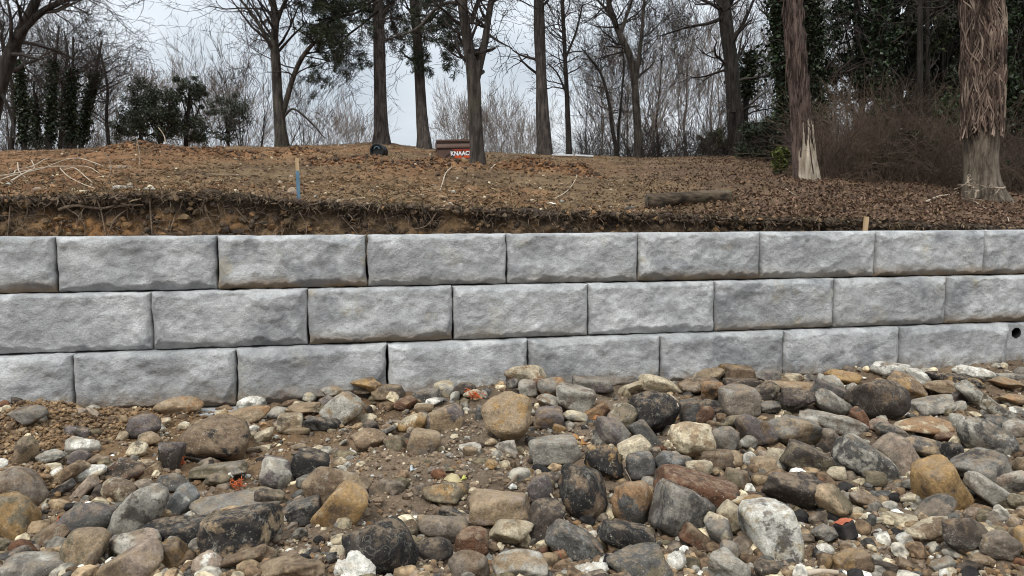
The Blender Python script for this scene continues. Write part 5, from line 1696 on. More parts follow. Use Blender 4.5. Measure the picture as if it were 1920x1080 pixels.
# steel job box behind the forked tree
M_BOX = simple('brown_enamel', (0.098, 0.058, 0.043), (0.130, 0.080, 0.060), 3, 0.45, bstr=0)
M_BOXDK = simple('dark_brown_enamel', (0.030, 0.018, 0.014), (0.042, 0.026, 0.02), 3, 0.5, bstr=0)
M_RED = simple('red_orange_print', (0.55, 0.075, 0.02), (0.60, 0.09, 0.025), 3, 0.5, bstr=0)
M_REDSTRIP = simple('dull_red_strip', (0.26, 0.045, 0.03), (0.30, 0.055, 0.035), 3, 0.5, bstr=0)
M_WHITE = simple('white_print', (0.80, 0.80, 0.80), (0.84, 0.84, 0.84), 3, 0.5, bstr=0)
def job_box():
    Y = 17.6
    b = at(820, 306, Y); gz = float(terr([b[0]], [b[1]])[0])
    wpx = FPX / Y
    zt, zb = at(820, 262, Y)[2], at(820, 306, Y)[2]
    Lx, Dp = 85 / wpx, 0.70
    Hh = zt - zb
    root = tag(empty('job_box', (b[0], Y, zb), (0, R_(-1.6), R_(8))), 'brown steel job box with orange logo behind the small forked tree', 'tool box')
    g = Geo(); g.box((0.02, 0.0, 0.06), (Lx - 0.02, Dp, Hh - 0.20)); link('body', g.build('body', False), M_BOX, root)
    g = Geo()      # lid: slanted front, rolled top edge
    prof = [(-0.012, Hh - 0.205), (-0.030, Hh - 0.195), (-0.030, Hh - 0.165), (0.01, Hh - 0.045), (-0.02, Hh - 0.04), (-0.02, Hh), (Dp, Hh), (Dp, Hh - 0.205)]
    V = [(x, y, z) for x in (0.0, Lx) for y, z in prof]; k = len(prof)
    F = [[i, (i + 1) % k, k + (i + 1) % k, k + i] for i in range(k)]
    g.add(V, F); g.F.append(np.array([[0, i + 1, i, 0][:3] for i in range(1, k - 1)])); g.F.append(np.array([[k, k + i, k + i + 1] for i in range(1, k - 1)]))
    lid = link('lid', g.build('lid', False), M_BOX, root)
    for z0, z1 in ((Hh - 0.075, Hh - 0.050), (Hh - 0.222, Hh - 0.206)):
        g = Geo(); g.box((0.005, -0.026 if z1 > Hh - 0.1 else -0.014, z0), (Lx - 0.005, -0.004, z1)); link('lid_rail', g.build('lid_rail', False), M_BOXDK, root)
    for x in (0.10, Lx - 0.24):
        g = Geo(); g.box((x, 0.02, -0.25), (x + 0.14, Dp - 0.02, 0.058)); link('skid', g.build('skid', False), M_BOXDK, root)
    g = Geo(); g.box((Lx * 0.34, -0.018, Hh - 0.246), (Lx * 0.80, -0.0145, Hh - 0.224)); link('red_strip', g.build('red_strip', False), M_REDSTRIP, root)
    # diagonal stiffening rib
    g = Geo(); g.tubes([(np.array([[Lx * 0.14, -0.004, 0.10], [Lx * 0.27, -0.004, Hh - 0.33]]), np.array([0.012, 0.012]))], 6); link('rib', g.build('rib'), M_BOXDK, root)
    # the logo: two orange blocks cut by a notch, white letters between them
    zc = Hh * 0.40
    x0, x1 = Lx * 0.385, Lx * 0.80
    for (za, zb2) in ((zc + 0.045, zc + 0.095), (zc - 0.105, zc - 0.045)):
        g = Geo()
        xm = Lx * 0.56
        for (xa, xb, s) in ((x0, xm - 0.012, 1), (xm + 0.012, x1, -1)):
            V = [(xa, -0.006, za), (xb, -0.006, za), (xb - 0.02 * (s > 0), -0.006, zb2), (xa + 0.02 * (s < 0), -0.006, zb2),
                 (xa, -0.001, za), (xb, -0.001, za), (xb - 0.02 * (s > 0), -0.001, zb2), (xa + 0.02 * (s < 0), -0.001, zb2)]
            g.add(V, [(0, 1, 2, 3), (0, 4, 5, 1), (1, 5, 6, 2), (2, 6, 7, 3), (3, 7, 4, 0)])
        link('logo_block', g.build('logo_block', False), M_RED, root)
    cu = bpy.data.curves.new('lettering', 'FONT'); cu.body = 'KNAACK'; cu.size = 0.135; cu.extrude = 0.002; cu.offset = 0.0045; cu.align_x = 'LEFT'
    cu.space_character = 1.02
    t = bpy.data.objects.new('lettering', cu); COL.objects.link(t); cu.materials.append(M_WHITE)
    t.parent = root; t.location = (Lx * 0.295, -0.010, zc - 0.045); t.rotation_euler = (R_(90), 0, 0); t.scale = (0.92, 1, 1)
    bpy.context.view_layer.update()
    me = bpy.data.meshes.new_from_object(t.evaluated_get(bpy.context.evaluated_depsgraph_get())); me.name = 'lettering'
    o = bpy.data.objects.new('letters', me); COL.objects.link(o); o.parent = root
    o.location, o.rotation_euler, o.scale = t.location.copy(), t.rotation_euler.copy(), t.scale.copy()
    if not me.materials: me.materials.append(M_WHITE)
    bpy.data.objects.remove(t)
job_box()

# half-buried black corrugated pipe
M_BLACK = simple('black_polyethylene', (0.010, 0.010, 0.011), (0.018, 0.018, 0.018), 5, 0.45, bstr=0)
def black_pipe():
    q = onhill(706, 293, 0.13); Y = q[1]
    r = 12.8 * Y / FPX
    root = tag(empty('black_pipe', tuple(q), (0, 0, R_(-8))), 'half-buried black plastic pipe end left of the pine trunks', 'pipe')
    a = np.linspace(0, 2 * math.pi, 29)[:-1]
    ys = np.linspace(0, 0.35, 28); rr = r * (1 + 0.05 * np.sign(np.sin(ys * 50)))
    g = Geo()
    for k_, R0 in enumerate((rr, np.full(28, r * 0.80))):
        V = np.stack([R0[:, None] * np.cos(a), np.repeat(ys[:, None], 28, 1), R0[:, None] * np.sin(a) - 0.02], -1); I = np.arange(28 * 28).reshape(28, 28); nx = np.roll(I, -1, 1)
        g.add(V.reshape(-1, 3), np.stack([I[:-1], nx[:-1], nx[1:], I[1:]], -1).reshape(-1, 4))
    V = np.concatenate([np.stack([R0 * np.cos(a), 0 * a, R0 * np.sin(a) - 0.02], -1) for R0 in (rr[0], r * 0.80)]); i = np.arange(28)
    g.add(V, np.stack([i, np.roll(i, -1), 28 + np.roll(i, -1), 28 + i], -1))
    g.add(np.concatenate([np.stack([r * 0.81 * np.cos(a), 0 * a + 0.05, r * 0.81 * np.sin(a) - 0.02], -1)]), [list(range(28))])  # black disc added inside, standing in for the shade of the pipe's interior
    link('pipe_wall', g.build('pipe_wall'), M_BLACK, root)
    g = Geo(); a2 = np.linspace(R_(20), R_(160), 14)
    g.tubes([(np.stack([np.cos(a2) * r * 0.42, 0 * a2 + 0.02, np.sin(a2) * r * 0.52 - 0.01], -1), np.full(14, 0.012))], 5)
    link('inner_loop', g.build('inner_loop'), simple('faded_blue_plastic', (0.10, 0.16, 0.19), (0.12, 0.19, 0.22), 5, 0.5, bstr=0), root)
black_pipe()

# survey stakes
M_STAKE = simple('stake_wood', (0.40, 0.27, 0.15), (0.55, 0.39, 0.23), 10, 0.8, 60, 0.3, stretch=(1, 1, 0.12))
M_BLUEPAINT = simple('blue_marking_paint', (0.085, 0.165, 0.235), (0.125, 0.215, 0.29), 12, 0.7, 60, 0.2)
def stake(px, pytop, pybot, wpx, painted, label, lean=0.0):
    q = onhill(px, pybot); Y = q[1]
    if pybot > 425:
        Y = float(y_at(ray(px, pybot)[0] / ray(px, pybot)[1], 0.80)); q = at(px, pybot, Y)
    H = (pybot - pytop) * Y / FPX; w = wpx * Y / FPX / 2
    root = tag(empty('survey_stake', tuple(q), (R_(2), lean, R_(12))), label, 'stake')
    split = 0.70 * H if painted else H * 0.5
    def seg(z0, z1, ww, name, m_, point=False, blunt=False):
        g = Geo()
        zs = [z0, z1]; k = 4
        V = []
        for z in (z0, z1):
            V += [(-ww, -ww * 0.45, z), (ww, -ww * 0.45, z), (ww, ww * 0.45, z), (-ww, ww * 0.45, z)]
        if blunt: V[5] = (ww, -ww * 0.45, z1 - 0.006); V[6] = (ww, ww * 0.45, z1 - 0.004)
        g.add(V, [(0, 1, 5, 4), (1, 2, 6, 5), (2, 3, 7, 6), (3, 0, 4, 7), (4, 5, 6, 7), (3, 2, 1, 0)])
        return link(name, g.build(name, False), m_, root)
    if painted:
        seg(-0.25, split, w, 'painted_foot', M_BLUEPAINT); seg(split + 0.0005, H, w * 0.97, 'bare_top', M_STAKE, blunt=True)
    else:
        seg(-0.2, H * 0.96, w, 'shaft', M_STAKE); seg(H * 0.96 + 0.0005, H, w * 0.9, 'chamfered_top', M_STAKE, blunt=True)
stake(560, 293, 371, 6.5, True, 'thin wooden survey stake painted blue on its lower part', R_(-0.7))
stake(1622, 406, 434, 8.5, False, 'short unpainted wooden stake just behind the wall at right', R_(3))

# the log
def log():
    a0, a1 = onhill(1209, 385), onhill(1369, 380)
    Y = 0.5 * (a0[1] + a1[1]); r = 13.5 * Y / FPX
    a0 = onhill(1212, 387, r * 0.85); a1 = onhill(1368, 384, r * 0.85)
    c = (a0 + a1) / 2; root = tag(empty('log', tuple(c)), 'weathered dark log lying on the leaf litter right of centre', 'log')
    rng = np.random.default_rng(4); P = spline([a0, (a0 + a1) / 2 + np.array([0, 0, 0.012]), a1], 26) - c
    g = Geo(); R = r * (1 + 0.05 * fbm(np.stack([np.linspace(0, 6, 26)] + [np.zeros(26)] * 2, -1), 3, 2))
    k, sd = 26, 22; a = np.arange(sd) * 2 * math.pi / sd
    A, Lg = np.meshgrid(a, np.linspace(0, 6, k))
    f = 1 + 0.16 * fbm(np.stack([np.cos(A) * 2.5, np.sin(A) * 2.5, Lg * 0.9], -1), 4, 8) - 0.15 * np.clip(np.sin(A) - 0.6, 0, 1)
    V = P[:, None, :] + np.stack([0 * A, np.cos(A) * R[:, None] * f * 1.1, np.sin(A) * R[:, None] * f], -1)
    I = np.arange(k * sd).reshape(k, sd); nx = np.roll(I, -1, 1)
    g.add(V.reshape(-1, 3), np.stack([I[:-1], I[1:], nx[1:], nx[:-1]], -1).reshape(-1, 4))
    link('bark', g.build('bark'), bark_mat('log_bark', (0.024, 0.018, 0.013), (0.12, 0.088, 0.058), 12, (0.15, 1, 1), 1.0, 0.03, 0.3), root)
    for e, nm in ((0, 'cut_end'), (k - 1, 'cut_end')):
        ring = V[e]; cen = ring.mean(0) + np.array([-0.012 if e == 0 else 0.012, 0, 0])
        g = Geo(); g.add(np.vstack([ring, cen]), [[i, (i + 1) % sd, sd] for i in range(sd)])
        link(nm, g.build(nm, False), simple('log_end_grain', (0.045, 0.036, 0.028), (0.13, 0.105, 0.08), 30, 0.95, 60, 0.6), root)
log()

# pale stems, fallen branches and roots lying on the slope
def stick(name, label, pts, w0, w1, m_, lift=0.02, arch=0.0, group=None, cat='branch', side=0):
    P = []
    n = len(pts)
    for i, (x, y) in enumerate(pts):
        q = onhill(x, y, lift); q[2] += arch * math.sin(math.pi * i / (n - 1)); P.append(q)
    P = np.array(P); c = P.mean(0); S_ = spline(P - c, 5 * n)
    Yw = c[1] / FPX / 2
    g = Geo(); g.tubes([(S_, np.linspace(w0 * Yw, w1 * Yw, len(S_)))], 6)
    o = link(name, g.build(name), m_, None, tuple(c))
    return tag(o, label, cat, group)
ST = [([(0, 341), (28, 337), (62, 326), (95, 321), (130, 320), (165, 322), (187, 332)], 'longest arching stem'), ([(22, 352), (50, 340), (80, 325), (112, 315), (126, 306)], 'stem rising to the right'),
      ([(118, 318), (114, 330), (128, 343), (150, 350), (178, 356)], 'looping stem bent back right'), ([(120, 320), (140, 331), (160, 340), (172, 344)], 'short straight stem'),
      ([(26, 332), (32, 327), (60, 324), (90, 313), (108, 309)], 'thin upper stem'), ([(124, 311), (150, 312), (175, 315), (194, 320)], 'thin stem pointing right'), ([(60, 314), (65, 324), (52, 338), (20, 352)], 'hooked stem at left'),
      ([(0, 348), (30, 345), (46, 339)], 'stub at the left edge'), ([(34, 318), (36, 332), (48, 342)], 'short crossing stem')]
for pts, l_ in ST: stick('dead_vine', f'{l_} in the tangle of pale vines on the left slope', pts, 2.6, 1.4, M_PALESTICK, 0.04, 0.05, 'pale vine tangle', 'vine')
stick('branch', 'pale bent root lying below the forked tree', [(858, 318), (846, 324), (836, 336), (829, 350), (824, 363)], 3.0, 2.0, M_PALESTICK)
stick('branch', 'pale curved root lying below the red clay heap', [(1084, 322), (1080, 338), (1072, 352), (1058, 366), (1040, 376)], 2.6, 1.6, M_PALESTICK)
stick('branch', 'dark thin fallen branch on the litter above the log', [(1233, 335), (1270, 333), (1310, 329), (1345, 328), (1390, 332)], 3.6, 1.6, M_ROOT)
stick('branch', 'pale fallen limb in front of the vine-sheathed trunk', [(1735, 377), (1762, 372), (1790, 369), (1812, 362)], 4.5, 2.5, M_PALESTICK)
stick('branch', 'whitish thin branch lying near the right edge above the wall', [(1828, 380), (1850, 392), (1875, 402), (1888, 412), (1893, 424)], 2.8, 1.4, M_PALESTICK)
stick('branch', 'thin dark hoop of root arching on the left clay mound', [(236, 276), (254, 288), (262, 302), (262, 318)], 2.0, 1.4, M_ROOT, 0.03, 0.10)
stick('branch', 'thin dark root curving below the left clay mound', [(186, 288), (200, 304), (208, 322), (206, 336)], 1.8, 1.2, M_ROOT, 0.03, 0.06)
stick('branch', 'dark root lying on the clay below the black pipe', [(716, 314), (736, 304), (752, 299), (770, 303)], 4.0, 2.0, M_ROOT)
stick('branch', 'reddish root lying across the left slope', [(330, 330), (370, 326), (410, 329), (450, 327)], 2.6, 1.4, M_ROOT)
stick('branch', 'pale short stick beside the forked tree foot', [(918, 326), (926, 320), (930, 314)], 3.2, 2.2, M_PALESTICK)
stick('branch', 'pale stick lying in the litter at the peeling tree', [(1470, 355), (1484, 361), (1492, 366)], 2.4, 1.6, M_PALESTICK)
stick('branch', 'long thin stick leaning up at the left crest', [(309, 279), (306, 276)], 2.4, 2.2, M_PALESTICK)
def leaning(name, label, p0, p1, w, m_):
    q = onhill(*p0); e = at(p1[0], p1[1], q[1] + 0.1); c = q.copy()
    mid = (q + e) / 2 + np.array([0.05, 0, 0.02])
    g = Geo(); g.tubes([(spline([q - c - np.array([0, 0, 0.05]), mid - c, e - c], 9), np.linspace(w, w * 0.6, 9) * q[1] / FPX / 2)], 6)
    tag(link(name, g.build(name), m_, None, tuple(c)), label, 'stick')
leaning('stick', 'bare stick standing up on the left clay mound against the evergreens', (311, 277), (297, 239), 2.6, M_PALESTICK)
leaning('stick', 'thin pale broken stalk standing left in the brown brush', (1567, 330), (1571, 252), 2.6, M_PALESTICK)
leaning('stick', 'thin pale broken stalk standing right in the brown brush', (1587, 326), (1598, 258), 2.6, M_PALESTICK)

# white boards lying along the crest, right of the third pine
M_BOARD = simple('weathered_white_board', (0.55, 0.56, 0.57), (0.70, 0.70, 0.70), 6, 0.7, 30, 0.2)
for (x0, x1, y, l_) in ((1035, 1075, 289, 'left'), (1078, 1112, 292, 'right')):
    q0, q1 = onhill(x0, y), onhill(x1, y); Y = 21.5
    q0 = at(x0, y, Y); q1 = at(x1, y + 1, Y)
    for q in (q0, q1): q[2] = float(terr([q[0]], [q[1]])[0]) + 0.02
    L = float(np.linalg.norm(q1 - q0)); g = Geo(); g.box((0, -0.07, 0), (L, 0.07, 0.045))
    o = link('board', g.build('board', False), M_BOARD, None, tuple(q0), (0, -math.asin((q1[2] - q0[2]) / L), 0.03))
    tag(o, f'white board lying on the crest, {l_} of the pair right of the third pine', 'board')

# pale stones and clods lying on the slope
SL = """548 356 20 17 r pink/tan|round pinkish stone at the foot of the blue stake
584 335 11 6 a cream/tan|small cream stone above right of the blue stake
566 370 10 5 r cream/tan|small flat pale stone on the bank edge at the blue stake
640 369 18 8 a cream/tan|cream stone on the bank edge right of the blue stake
660 373 16 6 a tan/cream|flat tan stone on the bank edge right of the cream one
680 371 12 6 a cream/white|pale stone on the bank edge below the black pipe
580 287 22 12 a orange/pink|orange clay lump near the crest above the blue stake
828 375 24 9 a tan/orange|flat tan stone on the bank edge below the forked tree
1035 384 16 6 a white/cream|white flat stone on the bank edge right of centre
1000 380 12 6 a cream/white|cream stone on the bank edge at centre
1228 396 10 7 r cream/tan|round pale stone below the left end of the log
70 352 16 11 r pink/tan|pinkish stone below the pale vine tangle
50 344 10 6 a cream/pink|small pale stone inside the pale vine tangle
158 359 26 8 a cream/tan|long cream stone on the bank edge right of the vine tangle
282 346 14 11 r cream/ochre|cream stone right of the grey flat stone on the left slope
272 338 12 6 a ochre/cream|small yellowish stone above the cream one on the left slope
233 349 34 14 s lgrey/white|flat light grey stone on the left slope
226 316 34 10 s pink/orange|pinkish clay slab on the left slope
415 334 14 6 a cream/orange|small pale clay lump on the slope left of the stake
868 305 20 12 a tan/ochre|tan clay lump in front of the steel job box
1180 390 20 8 s grey/slate|flat grey stone on the bank edge left of the log"""
for i, ln in enumerate(SL.splitlines()):
    d, lab = ln.split('|'); x, y, w, h, kind, colr = d.split(); x, y, w, h = float(x), float(y), float(w), float(h)
    rng = np.random.default_rng(4000 + i); q = onhill(x, y + h * 0.3); Y = q[1]
    V, F = rock_verts(kind, rng, 3); A, B = w * Y / FPX / 2, h * Y / FPX / 2
    q[2] += B * 0.55
    o = link('stone', mesh_np('stone', V * np.array([A, A * 0.8, B]), [F], True), M_STONE, None, tuple(q))
    ca, cb, cr, _ = parse(colr)
    o['stone_colour'] = ca; o['patch_colour'] = cb; o['patchiness'] = 0.45; o['speckle'] = 0.3; o['crust'] = 0.05; o['stain'] = 0.2
    tag(o, lab, 'stone', 'loose stones on the hillside')

# litter, straw, crumbs over the slope
def slope_pts(rng, n, x0, x1, near=False, far=1.0):
    px = rng.uniform(x0, x1, n); ux = (px - 960) / FPX
    Yb = y_at(ux, BD); Yc = np.interp(px, YC[:, 0], YC[:, 1])
    t = rng.random(n) ** (1.7 if near else 1.25) * far
    Y = Yb + 0.02 + (Yc - Yb) * t; X = ux * Y
    return px, X, Y, terr(X, Y)
rng = np.random.default_rng(11)
px, X, Y, Z = slope_pts(rng, 56000, 880, 2400)
k = rng.random(len(px)) < np.clip((px - 1130) / 420, 0.03, 1); px, X, Y, Z = px[k], X[k], Y[k], Z[k]
g = Geo(); n = len(X)
g.leaves(np.stack([X, Y, Z + rng.uniform(0.012, 0.035, n)], -1), rng.uniform(0.026, 0.075, n), 0.7, 0.6, rng, tones(n, (0.060, 0.036, 0.023), (0.175, 0.108, 0.070), rng, 0.32))
tag(link('leaf_litter', g.build('leaf_litter', False), M_DRY), 'fallen brown leaves covering the ground on the right', None, None, 'stuff')
px, X, Y, Z = slope_pts(rng, 62000, -500, 1800, True)
g = Geo(); n = len(X)
d = rng.normal(0, 1, (n, 3)); d[:, 2] = np.abs(d[:, 2]) * 0.35 + 0.1
clumps = fbm2(X, Y, 2.0, 3, 71); k = clumps > rng.uniform(-0.9, 0.5, n)
g.leaves(np.stack([X, Y, Z + 0.012], -1)[k], rng.uniform(0.04, 0.13, k.sum()), 0, 0.07, rng, tones(k.sum(), (0.11, 0.072, 0.038), (0.25, 0.175, 0.10), rng, 0.35), d[k])
tag(link('dead_grass', g.build('dead_grass', False), M_DRY), 'thin dead grass and straw on the slope', None, None, 'stuff')
scatter('gravel', 'pale crumbs of stone over the slope', 2300, 0.012, 0.055, 1, 605, ['cream', 'tan', 'orange', 'pink', 'lgrey'], [3, 3, 2, 2, 1], region=lambda r_, n_: slope_pts(r_, n_, -500, 1250, True)[1:], bias=3.0, sink=0.25)
scatter('dirt', 'brown clods over the slope', 12000, 0.012, 0.055, 1, 606, [(.17, .092, .043), (.105, .068, .04), (.22, .125, .06), (.07, .048, .03)], [4, 4, 2, 3], region=lambda r_, n_: slope_pts(r_, n_, -500, 1500, True)[1:], bias=2.4, sink=0.1)
def heap_pts(r_, n):
    q = np.array([(m_[0], m_[1], m_[2]) for m_ in MOUNDS]); j = r_.integers(0, len(q), n)
    X = q[j, 0] + r_.normal(0, 1, n) * q[j, 2] * 0.5; Y = q[j, 1] + r_.normal(0, 1, n) * q[j, 2] * 0.45
    return X, Y, terr(X, Y)
scatter('dirt', 'red-brown clods heaped by the digging', 4200, 0.015, 0.085, 1, 607, [(.16, .082, .04), (.115, .066, .036), (.21, .115, .056), (.07, .047, .032)], [4, 3, 2, 3], region=heap_pts, bias=1.8, sink=0.2)

# ------------------------------------------------------------------ roots of the cut bank
def bank_pt(px, t, out=0.0):
    """a point on the bank's face: t=0 foot, 1 lip"""
    ux = (px - 960) / FPX / 1.006
    d = 0.93 + 0.09 * t ** 0.8 - 0.05 * max(0, t - 0.8) / 0.2 - out
    Y = float(y_at(ux, d)); Yb = float(y_at(ux, BD))
    zb = float(terr([ux * Yb], [Yb], False)[0])
    return np.array([ux * Y, Y, 1.16 + (zb - 1.16) * t])
BIG = [([(110, .80), (140, .86), (165, .83), (190, .80), (220, .84), (270, .85)], .016, .008), ([(182, .98), (190, .75), (196, .40), (204, .05)], .007, .004), ([(282, .95), (283, .62), (284, .28)], .008, .006),
       ([(288, .25), (272, .12), (262, .02)], .010, .008), ([(330, .7), (320, .45), (312, .2)], .006, .004), ([(200, .35), (215, .62), (238, .78)], .006, .004), ([(50, .95), (52, .8), (46, .65)], .007, .005),
       ([(115, .98), (128, .80), (142, .72), (158, .50), (155, .12)], .007, .005), ([(640, .75), (662, .5), (690, .15)], .006, .004), ([(380, .9), (392, .6), (410, .3), (406, .05)], .006, .004), ([(440, .8), (470, .55), (500, .6)], .006, .003),
       ([(880, .45), (898, .25), (906, .02)], .009, .006), ([(560, .85), (575, .5), (562, .2)], .005, .003), ([(720, .9), (730, .55), (748, .3)], .006, .003), ([(1000, .8), (1020, .5), (1012, .15)], .005, .003), ([(1440, .5), (1420, .3), (1400, .1)], .006, .004),
       ([(1740, .2), (1752, .55), (1760, .95)], .008, .004), ([(1690, .3), (1710, .25), (1730, .28)], .006, .004), ([(820, .9), (800, .6), (770, .5)], .006, .004), ([(20, .9), (14, .5), (8, .2)], .006, .004)]
for pts, r0, r1 in BIG:
    rngb = np.random.default_rng(int(pts[0][0]))
    P = spline(np.array([bank_pt(x, t, 0.035 + 0.03 * rngb.random()) for x, t in pts]), 5 * len(pts))
    g = Geo(); g.tubes([(P, np.linspace(r0, r1, len(P)))], 6); link('root', g.build('root'), M_ROOT, BANK_OBJ)
rng = np.random.default_rng(31); polys = []
for j in range(3600):
    px = rng.uniform(-120, 2040); t = rng.uniform(0.25, 1.0) if rng.random() < 0.75 else rng.uniform(0.0, 0.5)
    p = bank_pt(px, t, rng.uniform(0.0, 0.02)); L = rng.uniform(0.04, 0.26) * (1 if px < 1000 else 0.75)
    d = np.array([rng.normal(0, 0.8), -abs(rng.normal(0.35, 0.3)), rng.normal(-0.25, 0.6)]); d /= np.linalg.norm(d)
    pts = [p]
    for i in range(5):
        d = d + rng.normal(0, 0.28, 3) + np.array([0, 0.10, -0.16]); d /= np.linalg.norm(d); p = p + d * L / 5; pts.append(p)
    polys.append((np.array(pts), np.linspace(1, 0.4, 6) * rng.uniform(0.0016, 0.0050)))
g = Geo(); g.tubes(polys, 3)
link('root_hairs', g.build('root_hairs'), M_ROOT, BANK_OBJ)['kind'] = 'stuff'
def lip_pts(r_, n):
    px = r_.uniform(-150, 2060, n); ux = (px - 960) / FPX / 1.006; Y = y_at(ux, 0.96 + r_.normal(0, 0.04, n) + 0.10 * r_.random(n)); X = ux * Y
    Yb = y_at(ux, BD); return X, Y, terr(ux * Yb, Yb, False) - r_.uniform(-0.01, 0.06, n)
scatter('dirt', 'dark crumbs along the torn edge of the bank', 3600, 0.012, 0.07, 1, 608, [(.06, .042, .03), (.10, .07, .045), (.15, .10, .06)], [4, 3, 2], region=lip_pts, bias=2.0, sink=0.0)
def foot_pts(r_, n):
    px = r_.uniform(-150, 2060, n); ux = (px - 960) / FPX / 1.006; d = 0.66 + 0.27 * r_.random(n); Y = y_at(ux, d); return ux * Y, Y, 1.14 + 0.12 * np.clip((d - 0.75) / 0.3, 0, 1) + 0 * Y
scatter('dirt', 'orange-brown crumbs fallen behind the wall', 2600, 0.015, 0.08, 1, 609, [(.24, .13, .055), (.18, .11, .055), (.12, .08, .05)], [4, 3, 2], region=foot_pts, bias=2.0, sink=0.1)
def face_pts(r_, n):
    px = r_.uniform(-150, 2060, n); t = r_.random(n); q = np.array([bank_pt(a_, b_, 0.0) for a_, b_ in zip(px[:1500], t[:1500])])
    return q[:, 0], q[:, 1] - r_.uniform(0, 0.025, len(q)), q[:, 2]
scatter('dirt', 'clods standing out of the cut face of the bank', 1500, 0.015, 0.09, 1, 612, [(.21, .12, .055), (.16, .105, .058), (.10, .07, .045), (.06, .044, .033)], [3, 4, 3, 3], region=face_pts, bias=1.8, sink=0.0)
polys = []
g = Geo()
px = rng.uniform(-100, 2040, 3000); ux = (px - 960) / FPX / 1.006; d_ = 0.96 + rng.normal(0, 0.04, len(px)); Y = y_at(ux, d_); X = ux * Y
Z = terr(ux * y_at(ux, BD), y_at(ux, BD), False) + rng.uniform(-0.05, 0.02, len(px))
dd = np.stack([rng.normal(0, 0.6, len(px)), -np.abs(rng.normal(0.6, 0.4, len(px))), rng.normal(-0.35, 0.5, len(px))], -1)
g.leaves(np.stack([X, Y, Z], -1), rng.uniform(0.05, 0.15, len(px)), 0, 0.06, rng, tones(len(px), (0.045, 0.032, 0.022), (0.15, 0.108, 0.068), rng, 0.3), dd)
tag(link('dead_grass', g.build('dead_grass', False), M_DRY), 'matted dead grass hanging over the bank edge', None, None, 'stuff')

# ------------------------------------------------------------------ oddments among the stones
M_TAPE = simple('orange_plastic_twine', (0.42, 0.085, 0.025), (0.58, 0.14, 0.045), 20, 0.6, bstr=0)
def tangle(px, py, wpx, hpx, label, n=26):
    q = ghit(px, py); q[2] += 0.045; s = q[1] / FPX; rng = np.random.default_rng(int(px))
    polys = []
    for j in range(n):
        p = rng.normal(0, 0.24, 3) * np.array([wpx * s, wpx * s * 0.6, hpx * s]); d = rng.normal(0, 1, 3); pts = [p]
        for i in range(7):
            d = d + rng.normal(0, 0.9, 3); d /= np.linalg.norm(d); p = p + d * 0.007; p = p * 0.98; pts.append(p)
        polys.append((np.array(pts), np.full(8, 0.0024)))
    g = Geo(); g.tubes(polys, 4); tag(link('orange_twine', g.build('orange_twine'), M_TAPE, None, tuple(q)), label, 'twine')
tangle(892, 752, 36, 16, 'bright tangle of orange twine near the wall left of the big tan boulder', 46)
tangle(878, 744, 16, 10, 'small knot of orange twine beside a cream stone near the wall', 16)
tangle(445, 923, 22, 14, 'small orange twine scrap above the black boulder with cream veins', 20)
tangle(116, 1006, 22, 22, 'dull orange twine scrap between brown slab and tan pointed boulder', 26)
tangle(1650, 790, 24, 10, 'frayed orange twine on the brick-red stone at right', 20)
tangle(340, 880, 20, 8, 'thin reddish twine scrap right of the dark upright block', 10)

# broken brick: dark faces, one fresh red end
def brick(px, py, label):
    q = ghit(px, py, 0.05); s = q[1] / FPX
    root = tag(empty('brick_fragment', tuple(q), (R_(-12), R_(-14), R_(24))), label, 'brick')
    w, h, d = 15 * s, 17 * s, 13 * s
    bm = bmesh.new(); bmesh.ops.create_cube(bm, size=1)
    bmesh.ops.subdivide_edges(bm, edges=bm.edges[:], cuts=7, use_grid_fill=True)
    for v in bm.verts:
        p = np.array(v.co[:]); e = (np.abs(p) > 0.49).sum()
        k = 1 + 0.03 * fbm(p[None] * 5, 3, 8)[0] - 0.035 * max(0, e - 1)
        v.co = Vector(p * k * np.array([2 * w, 2 * d, 2 * h]))
    me = bpy.data.meshes.new('body'); bm.to_mesh(me); bm.free()
    for p in me.polygons: p.use_smooth = True
    link('body', me, simple('sooty_brick', (0.022, 0.020, 0.020), (0.062, 0.05, 0.046), 14, 0.85, 60, 0.6), root)
    g = Geo(); rng = np.random.default_rng(3); X_, Y_ = np.meshgrid(np.linspace(-1, 1, 9), np.linspace(-1, 1, 7), indexing='ij')
    V = np.stack([X_ * w * 0.96, Y_ * d * 0.95, h * 0.985 + 0.004 * fbm(np.stack([X_ * 3, Y_ * 3, 0 * X_], -1), 3, 4) + 0.004], -1).reshape(-1, 3); I = np.arange(63).reshape(9, 7)
    g.add(V, np.stack([I[:-1, :-1], I[1:, :-1], I[1:, 1:], I[:-1, 1:]], -1).reshape(-1, 4))
    link('broken_face', g.build('broken_face'), simple('fresh_brick', (0.33, 0.085, 0.045), (0.44, 0.14, 0.075), 20, 0.95, 70, 0.8), root)
brick(1586, 994, 'sooty broken brick with a fresh red top, lower right')

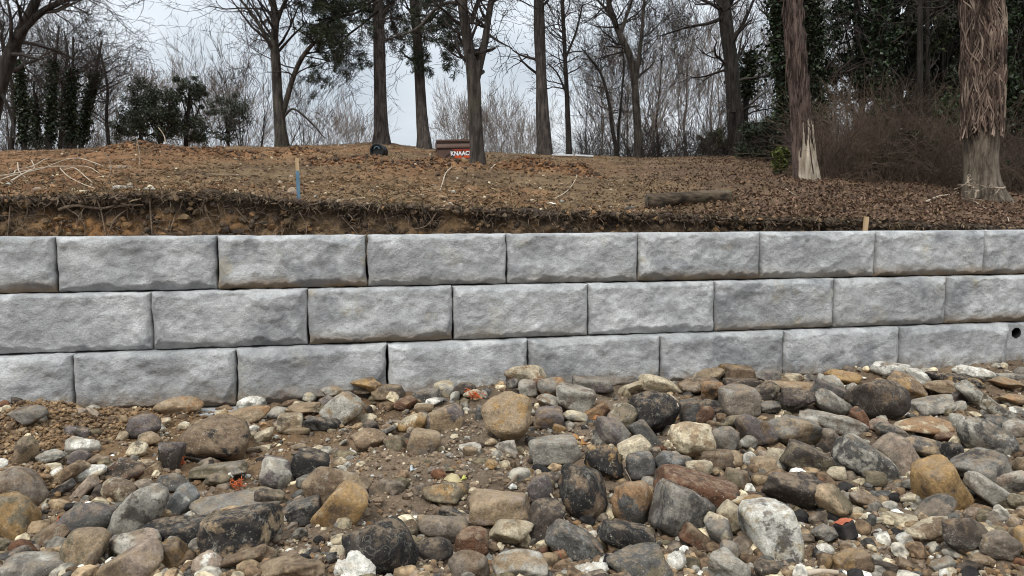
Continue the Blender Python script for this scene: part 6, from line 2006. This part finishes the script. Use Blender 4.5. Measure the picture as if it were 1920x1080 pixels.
def twig(label, pts, w, m_=None, lift=0.05):
    P = np.array([ghit(x, y, lift) for x, y in pts]); c = P.mean(0); S_ = spline(P - c, 5 * len(P))
    g = Geo(); g.tubes([(S_, np.linspace(w, w * 0.7, len(S_)))], 6); tag(link('twig', g.build('twig'), m_ or M_ROOT, None, tuple(c)), label, 'twig')
twig('thin pale twig slanting left of the black oval boulder', [(1032, 926), (1048, 952), (1060, 980), (1072, 1004)], 0.0055, M_PALESTICK, 0.09)
twig('grey stick lying right of the blue slate wedge', [(1090, 1000), (1108, 1014), (1130, 1036)], 0.010, M_ROOT, 0.06)
twig('short stick pointing up left of the flat-topped grey-green stone', [(946, 916), (966, 896), (988, 868)], 0.008, M_ROOT, 0.05)
twig('thin stick on the dirt between the pale stones near the wall', [(704, 782), (714, 770), (722, 762)], 0.006, M_ROOT, 0.04)
twig('thin pale twig over the black angular boulder', [(1253, 738), (1266, 748), (1272, 762)], 0.006, M_PALESTICK, 0.20)
twig('rusty wire-thin twig beside the grey boulder with a tan patch', [(1172, 880), (1180, 895), (1186, 908)], 0.004, M_ROOT, 0.09)
twig('splintered wood strip at the bottom edge, lower right', [(1510, 1076), (1540, 1072), (1572, 1074)], 0.016, M_PALESTICK, 0.02)
# dry leaves caught between the stones
def dry_leaf(px, py, L, colr, label, rz):
    q = ghit(px, py, 0.05); n = 9; u = np.linspace(0, 1, n)
    wv = np.sin(u * math.pi) ** 0.7 * 0.32
    V = []
    for i in range(n):
        for k_ in (-1, 0, 1): V.append(((u[i] - 0.5) * L, k_ * wv[i] * L, 0.02 * abs(k_) + 0.018 * math.sin(u[i] * 3.1) + 0.004 * math.sin(i * 2.3 + k_)))
    I = np.arange(n * 3).reshape(n, 3)
    me = mesh_np('leaf', V, [np.stack([I[:-1, :-1], I[1:, :-1], I[1:, 1:], I[:-1, 1:]], -1).reshape(-1, 4)], True)
    o = link('leaf', me, None, None, tuple(q), (0.5, 0.2, rz)); o.data.materials.append(simple('dry_leaf_' + str(int(px)), colr, tuple(c * 1.35 for c in colr), 30, 0.8, bstr=0))
    sm = o.modifiers.new('thickness', 'SOLIDIFY'); sm.thickness = 0.0012
    tag(o, label, 'leaf')
dry_leaf(1092, 836, 0.09, (0.30, 0.15, 0.055), 'curled orange-brown leaf above the black-ochre angular stone', 1.2)
dry_leaf(1076, 826, 0.07, (0.34, 0.18, 0.07), 'small orange leaf left of the grey oval cobble', 0.3)
dry_leaf(848, 905, 0.10, (0.36, 0.30, 0.17), 'pale ribbed leaf lying above the olive stone in the middle', 0.2)
dry_leaf(770, 886, 0.06, (0.42, 0.45, 0.44), 'silvery pale leaf standing in the middle dirt', 1.4)
dry_leaf(867, 903, 0.035, (0.55, 0.52, 0.16), 'tiny yellow leaf right of the ribbed one', 0.8)
dry_leaf(1096, 727, 0.05, (0.45, 0.36, 0.14), 'small yellow leaf at the flat speckled grey stone near the wall', 0.2)
dry_leaf(1118, 790, 0.08, (0.26, 0.12, 0.05), 'brown leaf between the grey oval cobble and the wall', 0.5)
